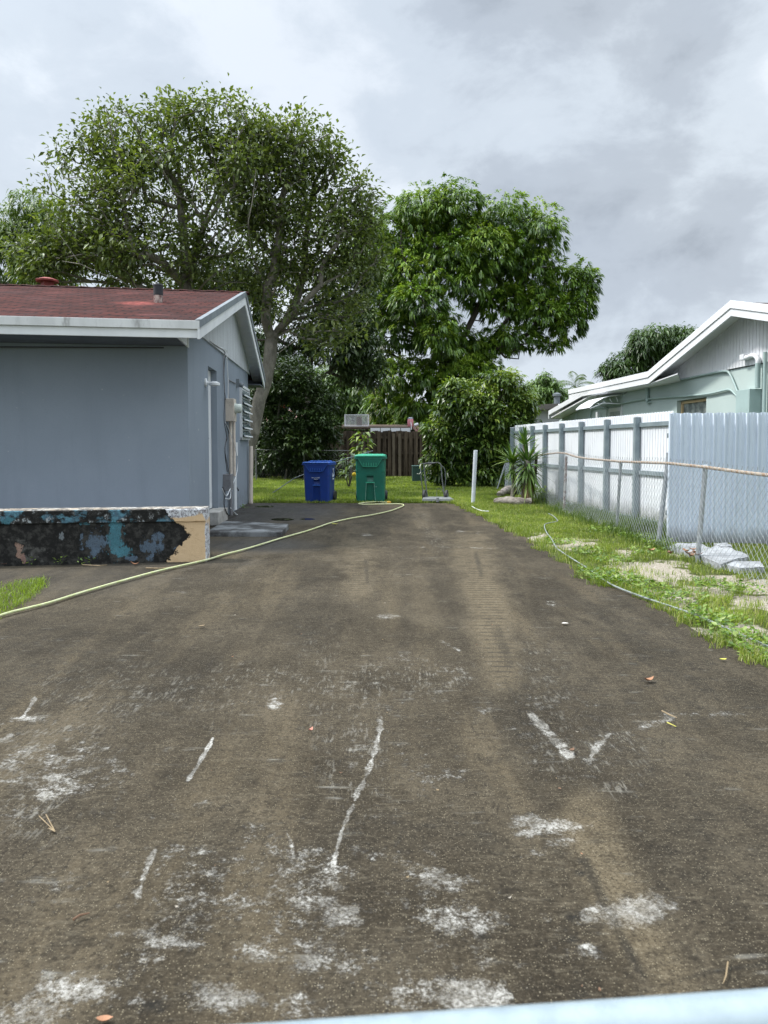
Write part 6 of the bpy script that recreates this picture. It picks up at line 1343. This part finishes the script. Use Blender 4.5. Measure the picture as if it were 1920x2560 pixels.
# --- palms
def palm(label, px, pyc, Y, nf, fl_, cols, dead=0, tr_=.12, hgt=True, droopf=1.0):
    c = D(px, pyc, Y); t = thing('palm_tree', (c.x, c.y, 0), label, 'palm tree'); MB().tube([Vector((c.x-.2, c.y, 0)), Vector((c.x-.1, c.y, c.z*.5)), c], [tr_*1.3, tr_, tr_*.9], 10).build('trunk', barkd, t, smooth=True)
    P = []; Dv = []; Ln = []; Wd = []; va_ = []
    for k in range(nf+dead):
        az = k*2.4+rng.uniform(-.2, .2); isd = k >= nf; el0 = rng.uniform(.3, 1.3) if not isd else rng.uniform(-.5, .1); pos = np.array(c); d = np.array([math.cos(az)*math.cos(el0), math.sin(az)*math.cos(el0), math.sin(el0)]); seg = fl_/14
        for i in range(14):
            d = d+np.array([0, 0, -.13*droopf*(1.5 if isd else 1)]); d /= np.linalg.norm(d); pos = pos+d*seg; side = np.cross(d, [0, 0, 1.0]); side /= np.linalg.norm(side)+1e-9
            for s in (-1, 1):
                for j in range(2):
                    P.append(pos+d*seg*j*.5); Dv.append(side*s+d*.6+np.array([0, 0, -.5-(.8 if isd else 0)])); Ln.append(fl_*.24*math.sin(math.pi*(i+1.5)/16.5)+.05); Wd.append(.06*fl_/2); va_.append((.95 if isd else .3+rng.uniform(0, .4)))
    leafmesh('fronds', np.array(P), np.array(Dv), np.array(Ln), np.array(Wd), np.array(va_), leafmat('palm_fronds', cols), t, droop=.5)
cP = [(.02, .045, .012), (.05, .09, .02), (.09, .13, .035), (.42, .33, .17)]
palm('palm tree with hanging dead tan fronds between the shed and the mango tree', 958, 955, 40, 9, 2.2, cP, 7, .16, droopf=1.3)
palm('small dark palm top far away above the distant trees', 1440, 968, 75, 9, 2.6, cP, 0, .15); palm('shaggy palm crown beside the distant trees left of the mint green house', 1398, 1005, 66, 14, 2.6, cP, 1, .15)
palm('palm crown partly hidden behind the small tree and the blue bin', 770, 955, 50, 10, 2.6, cP, 3, .15)
# --- broadleaf sapling by the bins and strap leaved plants
def sapling(px, pyb, pyt, Y, label, n, leaf, cols, asp, spread_px, droop=1.2, upf=.2):
    b0 = D(px, pyb, Y); b0.z = 0; tp = D(px, pyt, Y); t = thing('plant', tuple(b0), label, 'plant'); P = []; Dv = []
    bm_ = MB()
    for k in range(5):
        az = k*1.3; e = tp+Vector((math.cos(az)*.18, math.sin(az)*.18, -.1*k)); bm_.tube([b0, b0.lerp(e, .5)+Vector((math.cos(az)*.05, 0, 0)), e], [.02, .014, .006], 5)
    bm_.build('stem', barkd, t)
    for i in range(n):
        f = rng.random(); az = rng.random()*PI2; rr = spread_px*Y/F*rng.uniform(.1, .6)*(1-.35*f); P.append([b0.x+math.cos(az)*rr, b0.y+math.sin(az)*rr, b0.z+(tp.z-b0.z)*(.35+.65*f)]); Dv.append([math.cos(az), math.sin(az), upf+rng.normal(0, .25)])
    Ln = leaf*rng.uniform(.6, 1.2, n); leafmesh('leaves', np.array(P), np.array(Dv), Ln, Ln*asp, rng.uniform(.2, 1, n), leafmat('plant_leaves', cols, .4), t, droop=droop)
sapling(908, 1190, 1080, 24.5, 'leafy light green sapling standing between the two bins against the wooden fence', 110, .26, cE, .45, 46)
sapling(872, 1190, 1135, 22.5, 'grey green weedy plant growing behind the gap between the two bins', 90, .24, [(.05, .09, .05), (.12, .18, .11), (.25, .32, .22)], .22, 44, .8)
MB().lathe(D(884, 1186, 18.5), [(.0, -.05), (.045, -.02), (.05, .04), (.02, .06)], 10, (1, 0, .5)).build('ball', pm('yellow_ball', (.65, .45, .02)), None, loc=tuple(D(884, 1190, 18.5)), smooth=True, label='small yellow object hanging in the weedy plant between the bins', cat='fruit')
# --- yucca
def yucca():
    b0 = G(1312, 1262); b0.z = 0; t = thing('yucca', tuple(b0), 'spiky two headed yucca with a skirt of dead tan leaves beside the chain link fence', 'yucca'); Y = b0.y
    h1, h2_, h3 = D(1319, 1160, Y), D(1281, 1158, Y+.25), D(1312, 1112, Y+.1)
    b = MB(); b.tube([b0, Vector((b0.x+.01, b0.y, .5)), h1, h3], [.085, .075, .07, .05], 10); b.tube([b0+Vector((-.25, .2, 0)), Vector((h2_.x+.04, h2_.y, .5)), h2_], [.05, .045, .04], 8); b.build('trunk', barkm.m, t, smooth=True)
    x_ = D(1342, 1120, Y+.35); b = MB(); b.tube([Vector((x_.x-.15, x_.y, 0)), Vector((x_.x-.03, x_.y, .6)), x_-Vector((0, 0, .1))], [.045, .035, .03], 8); b.build('dead_stem', barkd, t, smooth=True)
    def rosette(c, n, ln, elo, ehi, vlo, vhi, store, zr=0, bend_=1.0):
        for i in range(n):
            az = i*2.39996+rng.uniform(-.15, .15); el = elo+(ehi-elo)*rng.random(); L0_ = ln*rng.uniform(.75, 1.1); d = np.array([math.cos(az)*math.cos(el), math.sin(az)*math.cos(el), math.sin(el)]); pos = np.array(c)+np.array([0, 0, rng.uniform(-zr, zr)]); store.append((pos, d, L0_, rng.uniform(vlo, vhi), bend_))
    st_ = []
    rosette(h1, 60, .66, -.25, 1.45, .25, .75, st_, .05, .7); rosette(h2_, 50, .58, -.2, 1.4, .3, .8, st_, .05, .8); rosette(h3, 34, .50, .1, 1.5, .25, .7, st_, .03, .5)
    rosette(h1-Vector((0, 0, .12)), 44, .64, -.8, .1, .35, .85, st_, .08, 1.0); rosette(h1-Vector((0, 0, .30)), 20, .6, -1.1, -.5, .6, .9, st_, .08, 1.2); rosette(h2_-Vector((0, 0, .15)), 16, .4, -1.0, -.3, .4, .8, st_, .05, 1)
    dead = []
    for i in range(70): az = rng.random()*PI2; dead.append((np.array(h1)+np.array([math.cos(az)*.05, math.sin(az)*.05, -.38+rng.uniform(-.15, .12)]), np.array([math.cos(az)*.25, math.sin(az)*.25, -1]), rng.uniform(.35, .6), 1, .2))
    def build(nm, S_, w, mt):
        V_ = []; T_ = []; va_ = []
        for pos, d, L0_, v_, be in S_:
            d = d/np.linalg.norm(d); side = np.cross(d, [0, 0, 1.0]); side = side/(np.linalg.norm(side)+1e-6); K = 6; b_ = len(V_); p = pos.copy(); dd_ = d.copy()
            for k in range(K+1):
                f = k/K; ww = w*(.6+.8*f if f < .4 else .92*(1-(f-.4)/.6)+.02); nn = np.cross(side, dd_); V_ += [p-side*ww+nn*ww*.35, p, p+side*ww+nn*ww*.35]; va_ += [v_]*3
                dd_ = dd_+np.array([0, 0, -.07*be*(1+f*1.5)]); dd_ /= np.linalg.norm(dd_); p = p+dd_*L0_/K
            for k in range(K):
                for a in (0, 1): i0 = b_+k*3+a; T_ += [[i0, i0+1, i0+4], [i0, i0+4, i0+3]]
        npmesh(nm, np.array(V_), np.array(T_), mt, t, attr={'var': np.array(va_)})
    build('leaves', st_, .030, leafmat('yucca_leaves', [(.02, .055, .012), (.05, .11, .02), (.11, .19, .035), (.30, .34, .07)], .55, .12)); build('dead_leaves', dead, .016, pm('dead_leaf', (.34, .24, .13), (.22, .13, .07), 12, .85))
yucca()
# ================================================================ grass
def blades(name, X, Y, H_, Wd, var, mat_, kind='stuff', lean=.5, z0=-.02, parent=None, loc=(0, 0, 0)):
    n = len(X); az = rng.random(n)*PI2; ln = rng.random(n)*lean; dx, dy_ = np.cos(az)*ln, np.sin(az)*ln; fa = rng.random(n)*math.pi; sx, sy = np.cos(fa)*Wd/2, np.sin(fa)*Wd/2; z = np.full(n, z0)
    P = np.stack([X, Y, z], 1); S_ = np.stack([sx, sy, 0*sx], 1); m1 = P+np.stack([dx*H_*.25, dy_*H_*.25, H_*.55], 1); tp = P+np.stack([dx*H_*.9, dy_*H_*.9, H_*(1-.35*ln)], 1)
    V_ = np.stack([P-S_, P+S_, m1-S_*.8, m1+S_*.8, tp], 1).reshape(-1, 3); b = (np.arange(n)*5)[:, None]; T = np.concatenate([b+np.array([[0, 1, 3]]), b+np.array([[0, 3, 2]]), b+np.array([[2, 3, 4]])], 0)
    o = npmesh(name, V_, T, mat_, parent, loc=loc, attr={'var': np.repeat(np.clip(var, 0, 1), 5)})
    if kind: tag(o, kind=kind)
    return o
cGr = [(.06, .08, .018), (.11, .155, .022), (.18, .245, .035), (.27, .33, .06), (.44, .42, .18)]
gm_ = leafmat('grass_blades', cGr, .5, .35)
def density(x, y): return fbm(x, y, 1.6, 31)
# verge, right of the drive
n = 330000; Yv = 3.0+(19.5-3.0)*rng.random(n)**1.25; ex_ = edge_x(Yv); wd = np.where(Yv > 16.5, 5.0, 4.3)-ex_
Xv = ex_-.20+rng.random(n)*(np.minimum(5.2, 6)-ex_+.20); keep = sandmask(Xv, Yv); de = density(Xv, Yv); de2 = fbm(Xv, Yv, 7, 33)
vis = Xv < .56*Yv+.3; k = (Xv > ex_-.22*np.clip(de2-.42, 0, 1)*2) & (rng.random(n) > np.clip(keep*1.05-.25*(de2 > .55), 0, .96)) & vis & ~((Xv > 4.6) & (Yv < 9)) & (rng.random(n) < np.clip(.18+1.5*(de2-.33)+(Yv > 11)*.45, .05, 1))
Xv, Yv, de, de2 = Xv[k], Yv[k], de[k], de2[k]; nn_ = len(Xv); print('verge blades', nn_)
H_ = (.028+.045*rng.random(nn_)+.05*np.clip(de2-.5, 0, 1))*(1+.5*(Yv > 15)); ed = np.abs(Xv-edge_x(Yv)) < .13; H_ = H_*np.where(ed, 1.5, 1)
blades('grass_verge', Xv, Yv, H_, (.0028+.0002*Yv)*rng.uniform(.7, 1.3, nn_), .32+.7*(de-.35)+rng.normal(0, .14, nn_)+(rng.random(nn_) < .12)*.6, gm_, lean=1.1)
# back lawn
n = 230000; Yl = YF+(31-YF)*rng.random(n)**1.35; Xl = -5.5+(10.5)*rng.random(n); kk = (Xl > -.19*Yl-1.4) & (Xl < .24*Yl+.6) & ~((Xl < HL(0, LV, 0).x-.0) & (Yl < HL(0, LV, 0).y+.05)); Xl, Yl = Xl[kk], Yl[kk]; de = density(Xl, Yl); nn_ = len(Xl)
blades('lawn', Xl, Yl, (.06+.07*rng.random(nn_))*np.where(Yl < YF+.4, .8, 1), (.006+.0004*Yl)*rng.uniform(.7, 1.3, nn_), .32+.9*(de-.35)+rng.normal(0, .17, nn_), gm_, lean=1.0)
# tufts on the left beside the hose
tx, ty = [], []
for i in range(4200):
    a, b_ = rng.uniform(-120, 112), rng.uniform(0, 1); yt = np.interp(a, [-120, 0, 60, 112], [1480, 1462, 1452, 1452]); yb = np.interp(a, [-120, 0, 60, 112], [1610, 1540, 1508, 1462]); p = G(a+rng.normal(0, 5), yt+(yb-yt)*b_+rng.normal(0, 4)); tx.append(p.x); ty.append(p.y)
tx, ty = np.array(tx), np.array(ty); nn_ = len(tx)
blades('grass_patch', tx, ty, .015+.12*rng.random(nn_)**1.6*(.1+1.4*np.clip(fbm(tx, ty, 7, 3)-.2, 0, 1)), np.full(nn_, .0042), .4+rng.normal(0, .18, nn_), leafmat('bright_grass', [(.07, .10, .02), (.14, .20, .025), (.22, .31, .04), (.38, .42, .10)], .5, .4), lean=1.3, z0=-.003)
# tall weeds along the chain link and under the white fence
n = 26000; sy_ = 8.6+8.5*rng.random(n); sx_ = 3.5+rng.normal(.12, .22, n)+.1; dn = fbm(sx_, sy_, 2.2, 41); kk = (dn > .40) & (sx_ > 3.15) & ((sy_ > 9.7) | (sx_ < 3.55)); sx_, sy_, dn = sx_[kk], sy_[kk], dn[kk]; nn_ = len(sx_)
blades('tall_weeds', sx_, sy_, (.08+.30*rng.random(nn_)**2)*(dn-.2)*2.0, np.full(nn_, .006), .30+rng.normal(0, .18, nn_), leafmat('weed_blades', [(.04, .07, .015), (.08, .13, .025), (.14, .20, .04), (.28, .32, .09)], .5, .35), lean=1.2)
# broad leaved ground weeds
def weeds(name, pts, lf, n, mt, hgt=.05, **kw):
    P = []; Dv = []
    for (x, y, rx) in pts:
        for i in range(n): a = rng.random()*PI2; r_ = rx*math.sqrt(rng.random()); P.append([x+math.cos(a)*r_, y+math.sin(a)*r_, rng.uniform(.0, hgt)]); a = rng.random()*PI2; Dv.append([math.cos(a), math.sin(a), rng.uniform(-.1, .7)])
    m_ = len(P); Ln = lf*rng.uniform(.6, 1.3, m_); return leafmesh(name, np.array(P), np.array(Dv), Ln, Ln*.5, rng.uniform(.1, 1, m_), mt, None)
wm2 = leafmat('weed_leaves', [(.04, .08, .015), (.08, .15, .02), (.15, .24, .03), (.25, .32, .08)], .45, .3)
pts = []
for (px, py) in [(1480, 1440), (1500, 1452), (1520, 1455), (1620, 1475), (1650, 1500), (1740, 1545), (1780, 1560), (1820, 1590), (1860, 1610), (1900, 1640), (1560, 1455), (1700, 1500), (1400, 1360), (1460, 1385), (1520, 1405), (1540, 1330), (1580, 1345), (1620, 1350), (1500, 1330), (1640, 1362), (1600, 1385), (1760, 1470), (1840, 1480)]:
    g_ = G(px, py); pts.append((g_.x+.04, g_.y, .13+.01*g_.y))
tag(weeds('ground_weeds', pts, .045, 110, wm2, .07), kind='stuff')
b3 = []
for (px, py) in [(1335, 1235), (1350, 1245), (1365, 1240), (1345, 1255), (1378, 1255), (1330, 1250)]: g_ = G(px, py); b3.append((g_.x, g_.y, .22))
o = weeds('weed_clump', b3, .09, 150, wm2, .32); tag(o, 'dark leafy weed clump at the foot of the fence just right of the yucca', 'weeds')
for i, (px, py, nm) in enumerate([(70, 1412, 'small green weed at the foot of the porch wall, left of the blue cap'), (150, 1411, 'small light green weed at the foot of the porch wall, right of the blue cap'), (216, 1411, 'tiny weed sprig at the foot of the porch wall'), (608, 1271, 'small green weed growing at the base of the house wall'), (560, 1296, 'low weeds in the joint between the step and the raised slab')]):
    g_ = G(px, py); o = weeds('weed', [(g_.x, g_.y, .08 if i != 4 else .1)], .035 if i < 3 else .05, 22, wm2, .08); tag(o, nm, 'weed')
